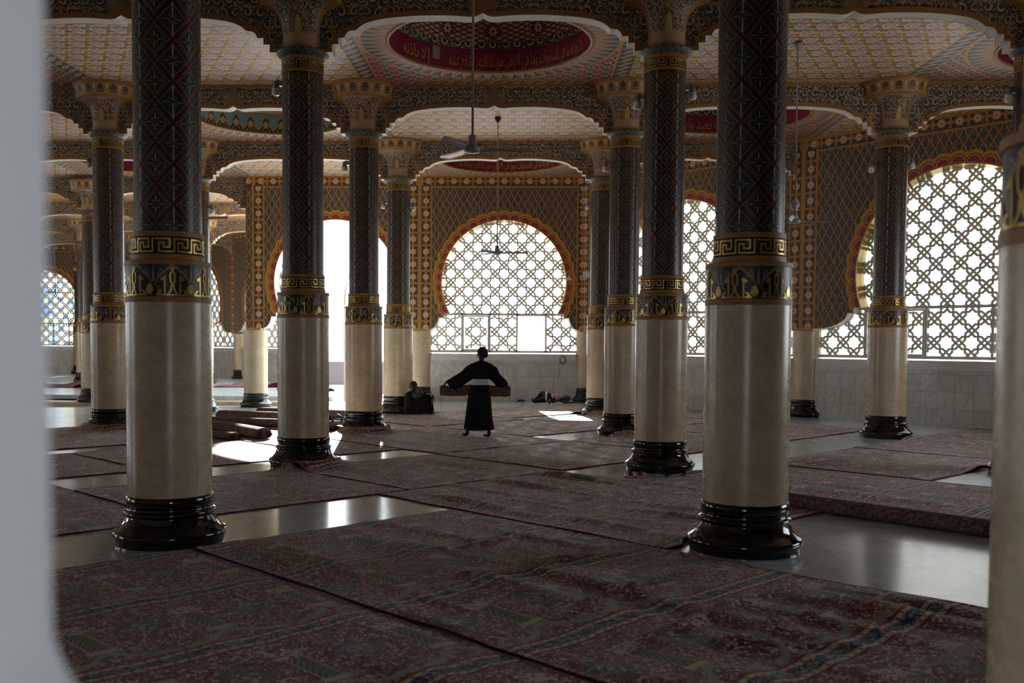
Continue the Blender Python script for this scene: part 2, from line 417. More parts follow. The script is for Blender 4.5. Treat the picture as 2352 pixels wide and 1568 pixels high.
def b_rug():
    u, v = uvxy()      # metres ; v = 0 on a blue stripe centre
    P = 1.274; Q = .757
    n0 = noi(comb(u, v), 3.0, 2); u = u+(n0-.5)*.03; v = v+(n0-.5)*.03
    V = fr(v/P+.5)-.5; sv = ab(V)*P             # distance from stripe centre
    Vr = fr(v/P)*P                              # 0..P from stripe
    U = fr(u/Q)-.5; su = U*Q                    # bar at U=0
    pv = comb(u, v)
    # floral ground
    w = noi(pv, 12, 2, .5, 1.4); fd = vor(pv, 21.0); sd = vor(pv, 47.0); w3 = noi(pv, 30, 1, .5, 1.0)
    c = mix(band(w3, .485, .515)*.7, sr(104, 16, 56), sr(200, 168, 162))
    c = mix(sd < .15, c, sr(150, 150, 120)); c = mix(band(w, .483, .517), c, sr(216, 206, 186))
    c = mix(fd < .23, c, sr(228, 216, 202)); c = mix(fd < .07, c, sr(150, 60, 80))
    c = mix((vor(pv, 11.0) < .13), c, sr(206, 150, 150))
    # medallion between bars
    mu = (fr(u/Q+.5)-.5)*Q; mv = Vr-.70
    md = ab(mu)*1.1+ab(mv); mw = noi(pv, 30, 2)
    c = mix((md < (.15+w*.10))*(mw > .46), c, sr(84, 104, 116)); c = mix((ab(md-.09-(w-.5)*.2) < .012)*(mw > .44), c, sr(190, 176, 148)); c = mix(md < .03, c, sr(186, 170, 140))
    # green column bars
    bar = (ab(su) < .062)*band(Vr, .42, .82)
    gk = ab(fr((ab(su)*1.6+Vr)*16.0)-.5) < .2
    c = mix(bar, c, mix(gk, sr(56, 70, 54), sr(132, 142, 108)))
    c = mix(mx(band(ab(su), .062, .072)*band(Vr, .42, .82), (ab(su) < .095)*band(Vr, .36, .42)), c, sr(196, 178, 136))
    c = mix((ab(su) < .085)*band(Vr, .28, .36)*(mw > .45), c, sr(92, 112, 124))
    c = mix((ab(su) < .10)*band(Vr, .84, .98)*(mw > .47), c, sr(196, 186, 160))
    # mihrab arch
    t = ab(mu)/(Q*.5)
    arch = curve(t, [(0, .05), (.10, .13), (.28, .16), (.5, .17), (.75, .24), (.9, .31), (1, .33)])
    da = ab(Vr-arch)
    c = mix(da < .034, c, mix(ab(fr(da*70.0)-.5) < .22, sr(84, 104, 92), sr(196, 190, 160)))
    # borders
    bw = noi(pv, 26, 2, .5, 1.6)
    c = mix(sv < .078, c, mix(ab(fr(u*12.0+v*3.0)-.5) < .36, sr(80, 40, 50), sr(206, 196, 166)))
    c = mix(sv < .050, c, mix(bw > .54, sr(26, 34, 74), sr(160, 160, 158)))
    c = mix(mx(band(sv, .052, .060), band(sv, .078, .084)), c, sr(196, 180, 148))
    c = mix(band(sv, .084, .108), c, sr(120, 20, 52))
    return {'c': c, 'r': .8, 'h': mx(noi(pv, 90, 2)*.6, w*.4), 'bs': .5, 'bd': .008}
m_rug = mat('prayer_carpet_pile', b_rug, spec=.3, Sheen_Weight=.15, Sheen_Roughness=.45)
m_rugedge = mat('carpet_binding', color=sr(70, 16, 34), rough=.9, spec=.1)
def b_rugback():
    p = objpos(); w = noi(p, 34, 3, .6, 1.4); w2 = noi(p, 80, 2)
    c = mix(ramp(w, [(.45, (0, 0, 0)), (.55, (1, 1, 1))]), sr(92, 62, 66), sr(146, 126, 120)); return {'c': mix(w2*.4, c, sr(80, 50, 50)), 'r': .95}
m_rugback = mat('carpet_backing', b_rugback, spec=.1)
m_skin = mat('dark_brown_skin', color=sr(42, 28, 24), rough=.55)
m_hair = mat('black_hair', color=sr(14, 13, 13), rough=.7)
m_robe = mat('black_cotton', b_paint(sr(24, 24, 27), .5), rough=.85, spec=.2)
m_sash = mat('white_sash_cloth', b_paint(sr(206, 204, 214), .2), rough=.8)
m_pink = mat('pink_checked_shirt', lambda: (lambda u: mix(mx(ab(fr(u[0]*22.0)-.5) < .13, ab(fr(u[1]*22.0)-.5) < .13)*.6, sr(196, 160, 160), sr(150, 90, 100)))(uvxy()), rough=.85)
m_darkp = mat('black_trousers', color=sr(20, 21, 24), rough=.85)
m_fan = mat('grey_enamel', b_paint(sr(150, 150, 152), .2), rough=.35)
m_fanp = mat('brushed_steel', color=sr(180, 184, 190), rough=.25, metal=.7)
m_bulb = mat('frosted_lamp_glass', color=sr(236, 232, 226), rough=.2)
m_dark = mat('dark_plastic', color=sr(28, 28, 30), rough=.35)
m_cable = mat('wire_sheath', color=sr(40, 42, 46), rough=.4)
m_slip = mat('pink_rubber', color=sr(186, 110, 112), rough=.5)

# ------------------------------------------------------------------ mesh helpers
class MB:
    def __init__(s): s.v = []; s.f = []; s.uv = []; s.m = []; s.sm = []
    def face(s, pts, uvs=None, m=0, smooth=False):
        b = len(s.v); s.v += [tuple(p) for p in pts]; s.f.append(tuple(range(b, b+len(pts))))
        s.uv.append([tuple(q) for q in (uvs or [(0, 0)]*len(pts))]); s.m.append(m); s.sm.append(smooth)
    def grid(s, P, UV=None, m=0, smooth=True, flip=False):
        nu, nv = len(P), len(P[0]); b = len(s.v)
        for r in P: s.v += [tuple(p) for p in r]
        for i in range(nu-1):
            for j in range(nv-1):
                q = [(i, j), (i+1, j), (i+1, j+1), (i, j+1)]
                if flip: q = q[::-1]
                s.f.append(tuple(b+a*nv+c for a, c in q))
                s.uv.append([tuple(UV[a][c]) if UV else (0, 0) for a, c in q]); s.m.append(m); s.sm.append(smooth)
    def box(s, lo, hi, mtx=None, m=0):
        x0, y0, z0 = lo; x1, y1, z1 = hi
        c = [Vector(p) for p in ((x0,y0,z0),(x1,y0,z0),(x1,y1,z0),(x0,y1,z0),(x0,y0,z1),(x1,y0,z1),(x1,y1,z1),(x0,y1,z1))]
        if mtx: c = [mtx@p for p in c]
        for q in ((0,3,2,1),(4,5,6,7),(0,1,5,4),(1,2,6,5),(2,3,7,6),(3,0,4,7)): s.face([c[k] for k in q], m=m)
    def lathe(s, prof, seg=48, c=(0, 0, 0), m=0, v01=None, smooth=True, arc=False):
        tot = sum(math.hypot(b[0]-a[0], b[1]-a[1]) for a, b in zip(prof[:-1], prof[1:])); acc = 0.0
        # prof: list of (r,z) ; uv u = turns measured from -Y direction, v = metres or 0..1
        for (r0, z0), (r1, z1) in zip(prof[:-1], prof[1:]):
            P = []; UV = []; a_0 = acc; acc += math.hypot(r1-r0, z1-z0)
            for k in range(seg+1):
                a = 2*PI*k/seg-PI/2
                P.append([(c[0]+r0*math.cos(a), c[1]+r0*math.sin(a), c[2]+z0), (c[0]+r1*math.cos(a), c[1]+r1*math.sin(a), c[2]+z1)])
                g = (lambda z: (z-v01[0])/(v01[1]-v01[0])) if v01 else (lambda z: z)
                UV.append([(k/seg, a_0/tot), (k/seg, acc/tot)] if arc else [(k/seg, g(z0)), (k/seg, g(z1))])
            s.grid(P, UV, m, smooth)
    def tube(s, pts, r, seg=8, m=0, caps=True):
        pts = [Vector(p) for p in pts]; rs = r if isinstance(r, (list, tuple)) else [r]*len(pts)
        P = []; up = Vector((0, 0, 1)); prev = None
        for i, p in enumerate(pts):
            t = (pts[min(i+1, len(pts)-1)]-pts[max(i-1, 0)]).normalized()
            if prev is None:
                a = t.cross(up)
                if a.length < .1: a = t.cross(Vector((1, 0, 0)))
                a.normalize()
            else:
                a = prev-t*prev.dot(t); a.normalize()
            prev = a; b = t.cross(a)
            P.append([p+(a*math.cos(2*PI*k/seg)+b*math.sin(2*PI*k/seg))*rs[i] for k in range(seg+1)])
        s.grid(P, None, m, True)
        if caps:
            s.face(P[0][:-1][::-1], m=m); s.face(P[-1][:-1], m=m)
    def build(s, name, mats, parent=None, weld=True):
        me = bpy.data.meshes.new(name); me.from_pydata(s.v, [], s.f)
        uv = me.uv_layers.new(name='UVMap'); k = 0
        for i, p in enumerate(me.polygons):
            p.material_index = s.m[i]; p.use_smooth = s.sm[i]
            for j in range(p.loop_total): uv.data[p.loop_start+j].uv = s.uv[i][j]
        if not isinstance(mats, (list, tuple)): mats = [mats]
        for m in mats: me.materials.append(m)
        if weld:
            bm = bmesh.new(); bm.from_mesh(me); bmesh.ops.remove_doubles(bm, verts=bm.verts, dist=1e-5)
            bm.to_mesh(me); bm.free()
        me.update()
        o = bpy.data.objects.new(name, me); col.objects.link(o)
        if parent: o.parent = parent
        return o
def tag(o, label=None, cat=None, group=None, kind=None):
    if label: o['label'] = label
    if cat: o['category'] = cat
    if group: o['group'] = group
    if kind: o['kind'] = kind
    return o
def empty(name, loc=(0, 0, 0), label=None, cat=None, group=None):
    o = bpy.data.objects.new(name, None); o.empty_display_size = .2; col.objects.link(o); o.location = loc
    return tag(o, label, cat, group)
def copy_tree(o, parent=None):
    c = o.copy(); col.objects.link(c); c.parent = parent
    for k in ('label', 'category', 'group'):
        pass
    for ch in o.children: copy_tree(ch, c)
    return c

# ------------------------------------------------------------------ column
def L(v): return v*S
def Z(z): return (z+EYE)*S
BASE = [(.0917,-.352),(.0917,-.3415),(.0945,-.3405),(.0963,-.3375),(.0968,-.333),(.0958,-.3295),(.0935,-.3278),(.0915,-.3268),(.0868,-.3232),(.0815,-.3175),(.0775,-.3105),(.0755,-.304),(.0748,-.3015),(.0765,-.3008),(.0778,-.2985),(.0780,-.2962),(.0770,-.2940),(.0742,-.2928),(.0720,-.2915),(.0718,-.2855),(.0734,-.2848),(.0734,-.2680),(.0726,-.2675),(.0700,-.2675)]
def sharp(prof, r=.0004):  # repeat creases so smooth shading keeps them
    return prof
def cyl_map(r, x, z): # x metres along the circumference
    a = x/r-PI/2; return (r*math.cos(a), r*math.sin(a), z)
def ribbon_on(mb, path, w, r, m, off=.003, x0=0., close=False):
    # flat ribbon with mitred ends following an axis of (x,z) points on a cylinder of radius r
    for (xa, za), (xb, zb) in zip(path[:-1], path[1:]):
        d = Vector((xb-xa, zb-za)); l = d.length
        if l < 1e-6: continue
        d /= l; n = Vector((-d.y, d.x))*w/2; ea = d*w/2
        A = Vector((xa, za))-ea; B = Vector((xb, zb))+ea
        k = max(1, int(abs(xb-xa)/.04)+1)
        P = []
        for i in range(k+1):
            c = A.lerp(B, i/k)
            P.append([cyl_map(r+off, x0+(c-n).x, (c-n).y), cyl_map(r+off, x0+(c+n).x, (c+n).y)])
        mb.grid(P, None, m, False)
def poly_on(mb, pts, r, m, off=.003, x0=0.):
    P = [cyl_map(r+off, x0+x, z) for x, z in pts]
    for t in tessellate_polygon([[Vector((x, z, 0)) for x, z in pts]]):
        mb.face([P[k] for k in t], m=m)
def smooth_path(pts, n=6):
    out = []
    for i in range(len(pts)-1):
        p0 = Vector(pts[max(i-1, 0)]); p1 = Vector(pts[i]); p2 = Vector(pts[i+1]); p3 = Vector(pts[min(i+2, len(pts)-1)])
        for k in range(n):
            t = k/n
            out.append(tuple(.5*((2*p1)+(-p0+p2)*t+(2*p0-5*p1+4*p2-p3)*t*t+(-p0+3*p1-3*p2+p3)*t**3)))
    out.append(tuple(pts[-1])); return out
def key_band(za, zb, rk, rims, parent, name):
    # rims: [(r,z)...] lower and upper brown rings ; za,zb dark field
    mb = MB()
    for pr in rims: mb.lathe([(L(r), Z(z)) for r, z in pr], 48, m=1, smooth=False)
    r = L(rk); z0, z1 = Z(za), Z(zb)
    mb.lathe([(r, z0), (r, z1)], 48, m=0)
    n = 12; cw = 2*PI*r/n; h = z1-z0; a0 = z0+h*.13; hh = h*.74
    path = [(0, 1), (.76, 1), (.76, .33), (.44, .33), (.44, .68), (.2, .68), (.2, 0), (1, 0), (1, 1)]
    for k in range(n):
        ribbon_on(mb, [(x*cw, a0+z*hh) for x, z in path], cw*.10, r, 2, .004, x0=k*cw)
    return mb.build(name, [m_keybg, m_brown, m_gold], parent)
def kufic(parent):
    mb = MB(); r = L(.0705); z0, z1 = Z(.0735), Z(.127); h = z1-z0; n = 7; cw = 2*PI*r/n
    P = []; UV = []
    for k in range(71):
        a = 2*PI*k/70-PI/2
        P.append([(r*math.cos(a), r*math.sin(a), z0), (r*math.cos(a), r*math.sin(a), z1)]); UV.append([(k/70*n, 0), (k/70*n, 1)])
    mb.grid(P, UV, 0, True)
    mb.lathe([(L(.0700), Z(.064)), (L(.0722), Z(.064)), (L(.0722), Z(.0735)), (L(.0705), Z(.0735))], 48, m=1, smooth=False)
    mb.lathe([(L(.0705), Z(.127)), (L(.0724), Z(.127)), (L(.0724), Z(.1345)), (L(.060), Z(.1365))], 48, m=1, smooth=False)
    u = h/565.0
    def q(x, y): return ((x-715)*u*(cw/(620*u))/1.0 if False else (x-715)/620*cw, z0+(1300-y)*u)
    strA = smooth_path([q(645, 1262), q(690, 1190), q(698, 1120), q(745, 1040), q(752, 960), q(745, 900), q(715, 850), q(735, 800)], 5)
    strB = smooth_path([q(790, 1262), q(745, 1190), q(735, 1120), q(690, 1040), q(680, 960), q(685, 900), q(715, 850), q(695, 800)], 5)
    for k in range(n):
        x0 = (k+.5)*cw
        ribbon_on(mb, [q(475, 1274), q(955, 1274)], 26*u, r, 2, .004, x0)
        ribbon_on(mb, strA, 30*u, r, 2, .005, x0); ribbon_on(mb, strB, 30*u, r, 2, .006, x0)
        for sg in (-1, 1):
            f = lambda x, y: q(715+sg*(x-715), y)
            ribbon_on(mb, [f(838, 1262), f(838, 950)], 36*u, r, 2, .004, x0)
            poly_on(mb, [f(822, 925), f(850, 945), f(895, 965), f(912, 995), f(900, 1022), f(865, 1025), f(850, 1015), f(822, 1000)], r, 2, .005, x0)
            poly_on(mb, [f(870, 1185), f(905, 1180), f(935, 1205), f(975, 1262), f(880, 1262), f(920, 1240)], r, 2, .005, x0)
        tp = [(1025+cw*0, 0)]
        t = [q(715+310+math.cos(a)*66*(1 if math.sin(a) < 0 else 1-.35*math.sin(a)), 1180-(math.sin(a)*(110 if math.sin(a) > 0 else 80))) for a in [2*PI*i/20 for i in range(20)]]
        poly_on(mb, t, r, 2, .005, x0)
    return mb.build('kufic_frieze', [m_kufic, m_brown, m_gold], parent)
def make_column(rot=0, dz=0, upper=True, base=True):
    t = empty('column')
    mb = MB()
    for a, b in zip(BASE[:-1], BASE[1:]): pass
    mb.lathe([(L(r), Z(z)) for r, z in BASE], 64); mb.build('base', m_black, t)
    mb = MB()
    seg = 64; r = L(.0714); P = []; UV = []
    for k in range(seg+1):
        a = 2*PI*k/seg-PI/2; P.append([(r*math.cos(a), r*math.sin(a), Z(-.2685)), (r*math.cos(a), r*math.sin(a), Z(.064))]); UV.append([(k/seg*2.33, 0), (k/seg*2.33, 1.73)])
    mb.grid(P, UV); mb.build('marble_drum', m_marble, t)
    kufic(t)
    key_band(.1455, .1745, .0592, [[(.0612, .1365), (.0612, .1450), (.0592, .1455)], [(.0592, .1745), (.0600, .1750), (.0600, .1835), (.0565, .1845)]], t, 'key_band')
    mb = MB(); mb.lathe([(L(.0565), Z(.1845)), (L(.0565), Z(.735))], 64); mb.build('shaft', m_shaft, t)
    key_band(.7430, .7680, .0570, [[(.0565, .735), (.0582, .7355), (.0582, .7425), (.0570, .743)], [(.0570, .768), (.0582, .7685), (.0582, .7790), (.0565, .780)]], t, 'key_band')
    mb = MB(); mb.lathe([(L(r), Z(z)) for r, z in [(.0565, .7785), (.0620, .7800), (.0665, .7845), (.0705, .7900), (.0727, .7935), (.0727, .7965), (.060, .7975)]], 48, v01=(Z(.778), Z(.7965))); mb.build('leaf_collar', m_leafring, t)
    mb = MB(); body = [(.0560, .7970), (.0560, .825), (.0570, .850), (.0595, .868), (.0640, .884), (.0715, .898), (.0835, .909), (.0985, .916), (.1110, .9195)]
    mb.lathe([(L(r), Z(z)) for r, z in body], 64, arc=True); mb.build('capital_bell', m_capbody, t)
    mb = MB(); mb.lathe([(L(r), Z(z)) for r, z in [(.1110, .9195), (.1135, .9215), (.1175, .945), (.1225, .966), (.1265, .9685), (.1265, .9772)]], 64, v01=(Z(.9215), Z(.9685))); mb.build('capital_crown', m_capdrum, t)
    return t
LABELS = {
 (0,0): 'large near cream marble column standing at the left on a black base',
 (1,0): 'large near cream marble column right of centre beside the bare marble floor',
 (1,-1): 'blurred column at the right picture edge, closest to the camera',
 (0,1): 'cream marble column just right of the left rolled carpets, rug edge riding up its base',
 (1,1): 'cream marble column with pink slippers lying at its base',
 (2,1): 'painted column peeping out above the blurred column at the far right',
 (-1,2): 'cream marble column half hidden behind the large left column',
 (0,2): 'cream marble column with a coil of cable leaning on its left base',
 (1,2): 'cream marble column mostly hidden behind the one with slippers',
 (2,2): 'cream marble column standing in front of the large right lattice window',
 (0,3): 'cream marble column that the seated person leans against',
 (1,3): 'slim column seen just left of the pair right of the round window',
 (-1,3): 'column hidden behind the large left column, only its capital showing',
 (-2,4): 'pale column standing on the low step at the far left',
 (-3,6): 'shadowed far column just behind the step column at the left',
 (-4,8): 'farthest dark column next to the coloured glass window',
 (-2,3): 'far column behind the blurred jamb at the left, only its capital showing',
 (-3,5): 'far left column behind the blurred jamb near the coloured window',
 (-3,7): 'deep column behind the large left column in the far wing',
 (-2,6): 'column of the far wing hidden behind the large left column shaft',
 (-2,5): 'column of the far wing between the platform and the left column row',
}
rotd = {(0,0): .05, (1,0): .18, (1,1): -.1}
proto = make_column()
cols = {}
first = True
for k, lab in LABELS.items():
    c = proto if first else copy_tree(proto); first = False
    c.location = W(cx(k[0]), cy(k[1])); c.rotation_euler.z = 0
    if k == (-2, 4): c.location.z -= .026*S
    tag(c, lab, 'column', 'patterned columns of the prayer hall'); cols[k] = c
# engaged wall piers: marble column lower part only, set into the wall line
def make_pier():
    t = empty('wall_pier')
    mb = MB(); mb.lathe([(L(r), Z(z)) for r, z in BASE], 64); mb.build('base', m_black, t)
    mb = MB(); r = L(.0714); P = []; UV = []
    for k in range(65):
        a = 2*PI*k/64-PI/2; P.append([(r*math.cos(a), r*math.sin(a), Z(-.2685)), (r*math.cos(a), r*math.sin(a), Z(.064))]); UV.append([(k/64*2.33, 0), (k/64*2.33, 1.73)])
    mb.grid(P, UV); mb.build('marble_drum', m_marble, t)
    mb = MB(); mb.lathe([(L(.0565), Z(.064)), (L(.0565), Z(.975))], 32); mb.build('stub', m_shaft, t)
    return t
PL = {(0,4): 'cream marble wall pier left of the round window, behind the seated person', (1,4): 'cream marble wall pier right of the round window by the sleeper',
      (2,3): 'cream marble wall pier in the corner between the two right windows', (3,2): 'wall pier at the right end of the big lattice window',
      (-1,4): 'brightly lit white marble pier beside the open doorway', (-2,7): 'distant shadowed pier in the far wing left of the doorway'}
pp = make_pier(); first = True
for k, lab in PL.items():
    c = pp if first else copy_tree(pp); first = False
    c.location = W(cx(k[0]), cy(k[1])); tag(c, lab, 'wall pier', 'marble piers along the window walls')
    if k == (-1, 4):
        c.location.z -= .048*S   # stands on the sunken aisle floor; its drum is taller
        for ch in c.children:
            if ch.name.startswith('marble_drum'): ch.scale.z = (.3325+.048)/.3325; ch.location.z = Z(-.2685)*(1-ch.scale.z)

# ------------------------------------------------------------------ arched beams
HALF = [(.050,.7927),(.086,.7927),(.086,.8142),(.1034,.8142),(.1034,.8322),(.1205,.8322),(.1225,.838),(.1258,.8435),(.131,.8482),(.1375,.8508),(.1445,.8512),(.150,.8520),(.156,.8554),(.163,.8618),(.173,.8680),(.188,.8738),(.2048,.8783),(.236,.8832),(.268,.8864),(.305,.8890),(.343,.8905),(.38,.8908),(.41,.8900),(.435,.8884),(.455,.8868),(.468,.8862),(.478,.8870),(.486,.8892),(.493,.8925),(.500,.8965)]
CEIL = .9772
TH = .0225
def offs(path, d):
    out = []
    for i, p in enumerate(path):
        a = Vector(path[max(i-1, 0)]); b = Vector(path[min(i+1, len(path)-1)]); t = (b-a).normalized(); n = Vector((-t.y, t.x)); out.append((p[0]+n.x*d, p[1]+n.y*d))
    return out
def make_beam(left=True, right=True):
    full = HALF+[(1-x, z) for x, z in HALF[::-1][1:]]
    t = empty('arched_beam')
    P2 = lambda x, y, z: (L(x), L(y), Z(z))
    # carved faces
    mb = MB(); poly = full+[(.95, CEIL), (.05, CEIL)]
    tri = tessellate_polygon([[Vector((x, z, 0)) for x, z in poly]])
    for y, fl_ in ((-TH, False), (TH, True)):
        for tr in tri:
            pts = [poly[k] for k in tr]
            nn = (Vector((pts[1][0]-pts[0][0], pts[1][1]-pts[0][1], 0))).cross(Vector((pts[2][0]-pts[0][0], pts[2][1]-pts[0][1], 0))).z
            if (nn < 0) != fl_: pts = pts[::-1]
            mb.face([P2(x, y, z) for x, z in pts], [(x*S, z*S) for x, z in pts])
    mb.build('carved_face', m_arab, t)
    mb = MB()
    mb.grid([[P2(x, -TH, z), P2(x, TH, z)] for x, z in full], None, 0, False); mb.build('white_soffit', m_white, t)
    mb = MB(); inner = offs(full, .0150)
    inner = [(x, max(z, .7927)) for x, z in inner]
    for y in (-TH, TH):
        yy = y*1.16
        mb.grid([[P2(a[0], yy, a[1]), P2(b[0], yy, b[1])] for a, b in zip(full, inner)], None, 0, False)
        mb.grid([[P2(a[0], y, a[1]), P2(a[0], yy, a[1])] for a in full], None, 0, False)
        mb.grid([[P2(b[0], y, b[1]), P2(b[0], yy, b[1])] for b in inner], None, 0, False)
        for z0, z1 in ((CEIL-.0115, CEIL),):
            mb.box(P2(.05, min(y*.9, yy*1.1), z0), P2(.95, max(y*.9, yy*1.1), z1))
    mb.build('edge_moulding', m_brown, t)
    # trefoil medallion in the middle of both faces
    for y in (-1, 1):
        mb = MB(); yy = y*TH*1.2; y2 = y*TH*1.3
        def disc(cx_, cz, rx, rz, m, yv, pt=0):
            pts = []
            for k in range(24):
                a = 2*PI*k/24; s_ = math.sin(a); pts.append((cx_+rx*math.cos(a)*(1-.45*pt*max(0, s_)**1.5), cz+rz*s_*(1+.25*pt*max(0, s_)**4)))
            P = [P2(x, yv, z) for x, z in pts]
            mb.face(P if y < 0 else P[::-1], m=m)
            Q = [P2(x, y*TH, z) for x, z in pts]
            for i in range(24): mb.face([P[i], Q[i], Q[(i+1) % 24], P[(i+1) % 24]], m=m)
        disc(.5, .938, .021, .028, 0, yy, 1); disc(.478, .917, .0155, .0135, 0, yy*1.01); disc(.522, .917, .0155, .0135, 0, yy*1.02); disc(.5, .912, .016, .012, 0, yy*1.03)
        disc(.5, .939, .0105, .018, 1, y2, 1); disc(.477, .917, .0065, .0048, 1, y2); disc(.523, .917, .0065, .0048, 1, y2)
        disc(.5, .938, .006, .012, 2, y*TH*1.42, 1)
        mb.build('trefoil_medallion', [m_brown, m_bluep, m_goldp], t)
    return t
m_bluep = mat('pale_blue_paint', b_paint(sr(118, 140, 150), .4), rough=.5)
m_goldp = mat('dull_gold_paint', b_paint(sr(150, 120, 66), .4), rough=.5)
BL = {}
for j in range(0, 4):
    for i in range(-3, 3): BL[(i, j)] = 1
for (i, j) in [(-4,4),(-3,4),(-2,4),(-4,5),(-3,5),(-2,5),(-5,6),(-4,6),(-3,6),(-2,6),(-5,7),(-4,7),(-3,7),(1,4)]: BL[(i, j)] = 1
for k in [(-3,0),(-2,0),(2,0),(-3,1),(-2,1),(2,3),(-3,2),(1,4),(2,2)]: BL.pop(k, None)
BL[(2, 2)] = 1; BL[(1, 3)] = 1
def bay_words(i, j):
    rows = {0: 'nearest row, above the two large near columns', 1: 'second row', 2: 'third row', 3: 'fourth row', 4: 'fifth row over the sunken aisle', 5: 'sixth row in the far wing', 6: 'seventh row in the far wing', 7: 'last row before the coloured window'}
    cc = {-5: 'fifth bay to the left', -4: 'fourth bay to the left', -3: 'third bay to the left', -2: 'second bay to the left', -1: 'bay left of the middle', 0: 'middle bay', 1: 'bay right of the middle', 2: 'far right bay'}
    return f'carved arched beam, {rows[j]}, {cc[i]}'
bp = make_beam(); first = True
for (i, j) in sorted(BL):
    c = bp if first else copy_tree(bp); first = False
    c.location = W(cx(i), cy(j)); c.location.z = 0
    tag(c, bay_words(i, j), 'beam', 'arched beams between the columns')
# capitals drawn wherever a beam lands without a column of its own are given by far columns
extra = []
for i, j, lab in extra:
    c = copy_tree(proto); c.location = W(cx(i), cy(j)); tag(c, lab, 'column', 'patterned columns of the prayer hall')

# ------------------------------------------------------------------ ceiling with dome openings
RD = .335
domes = {(0,1): 'red', (0,3): 'red', (1,2): 'red', (-1,2): 'blue', (2,1): 'red', (-2,3): 'red'}
mb = MB(); NS = 64; slab = []
for i in range(-6, 4):
    for j in range(-3, 9):
        xa, ya = i, j
        if j > 8 or i+j > 4 or (i >= -1 and j >= 4) or i > 2 or j < -2: continue
        def q(x, y, z=CEIL): return tuple(W(X0+x, Y0+y*LY, z))
        if (i, j) in domes:
            cxx, cyy = i+.5, j+.5; outer = []; inner = []
            for k in range(NS+1):
                a = 2*PI*k/NS+PI/4; ca, sa = math.cos(a), math.sin(a); m_ = max(abs(ca), abs(sa))
                outer.append((cxx+.5*ca/m_, cyy+.5*sa/m_)); inner.append((cxx+RD*ca, cyy+RD*sa/LY))
            mb.grid([[q(*o), q(*n)] for o, n in zip(outer, inner)], [[o, n] for o, n in zip(outer, inner)], 0, False, True)
        else:
            c4 = [(i, j), (i, j+1), (i+1, j)] if i+j == 4 else [(i, j), (i, j+1), (i+1, j+1), (i+1, j)]
            slab.append(c4)
            mb.face([q(*c) for c in c4], c4)
tag(mb.build('ceiling', m_ceil, weld=False), 'patterned painted ceiling of the hall', None, None, 'structure')
# roof slab above, so that no sky leaks in
slab += [[(i, j), (i, j+1), (i+1, j+1), (i+1, j)] for (i, j) in domes]
mb = MB()
for c4 in slab:
    for z_ in (1.46, 1.50): mb.face([tuple(W(X0+x, Y0+y*LY, z_)) for x, y in c4])
for a, b in (((3, -2), (3, 1)), ((3, 1), (3, 2)), ((3, 2), (1, 3.999)), ((1, 4), (-1, 4)), ((-1, 4), (-1, 6)), ((-1, 6), (-4, 9)), ((-4, 9), (-6, 9)), ((-6, 9), (-6, -2)), ((-6, -2), (3, -2))):
    q4 = [W(X0+a[0], Y0+a[1]*LY, CEIL), W(X0+b[0], Y0+b[1]*LY, CEIL), W(X0+b[0], Y0+b[1]*LY, 1.5), W(X0+a[0], Y0+a[1]*LY, 1.5)]
    mb.face([tuple(p) for p in q4])

tag(mb.build('ceiling_slab', m_white), None, None, None, 'structure')

# Arabic lettering -----------------------------------------------------------
FORMS = {'ا': (0xfe8d, 0xfe8e, None, None), 'ب': (0xfe8f, 0xfe90, 0xfe91, 0xfe92), 'ت': (0xfe95, 0xfe96, 0xfe97, 0xfe98), 'ح': (0xfea1, 0xfea2, 0xfea3, 0xfea4),
 'د': (0xfea9, 0xfeaa, None, None), 'ذ': (0xfeab, 0xfeac, None, None), 'ر': (0xfead, 0xfeae, None, None), 'س': (0xfeb1, 0xfeb2, 0xfeb3, 0xfeb4), 'ش': (0xfeb5, 0xfeb6, 0xfeb7, 0xfeb8),
 'ض': (0xfebd, 0xfebe, 0xfebf, 0xfec0), 'ع': (0xfec9, 0xfeca, 0xfecb, 0xfecc), 'ف': (0xfed1, 0xfed2, 0xfed3, 0xfed4), 'ك': (0xfed9, 0xfeda, 0xfedb, 0xfedc), 'ل': (0xfedd, 0xfede, 0xfedf, 0xfee0),
 'م': (0xfee1, 0xfee2, 0xfee3, 0xfee4), 'ن': (0xfee5, 0xfee6, 0xfee7, 0xfee8), 'ه': (0xfee9, 0xfeea, 0xfeeb, 0xfeec), 'و': (0xfeed, 0xfeee, None, None), 'ي': (0xfef1, 0xfef2, 0xfef3, 0xfef4),
 'ة': (0xfe93, 0xfe94, None, None), 'إ': (0xfe87, 0xfe88, None, None), 'ئ': (0xfe89, 0xfe8a, 0xfe8b, 0xfe8c)}
def shape(s):
    out = []; k = 0
    ch = list(s.replace('لا', '\ue001').replace('لإ', '\ue002'))
    F = dict(FORMS); F['\ue001'] = (0xfefb, 0xfefc, None, None); F['\ue002'] = (0xfef9, 0xfefa, None, None)
    for k, c in enumerate(ch):
        if c not in F: out.append(c); continue
        prev = k > 0 and ch[k-1] in F and F[ch[k-1]][2] is not None
        nxt = k+1 < len(ch) and ch[k+1] in F and F[c][2] is not None
        f = F[c]; code = f[3] if prev and nxt else f[1] if prev else f[2] if nxt else f[0]
        out.append(chr(code))
    return ''.join(out[::-1])
def text_mesh(body, size):
    cu = bpy.data.curves.new('lettering', 'FONT'); cu.body = body; cu.size = size; cu.align_x = 'CENTER'; cu.offset = size*.012
    o = bpy.data.objects.new('lettering', cu); col.objects.link(o)
    dg = bpy.context.evaluated_depsgraph_get(); me = bpy.data.meshes.new_from_object(o.evaluated_get(dg)); bpy.data.objects.remove(o)
    return me
m_letter = mat('ochre_lettering', color=sr(196, 138, 66), rough=.5)
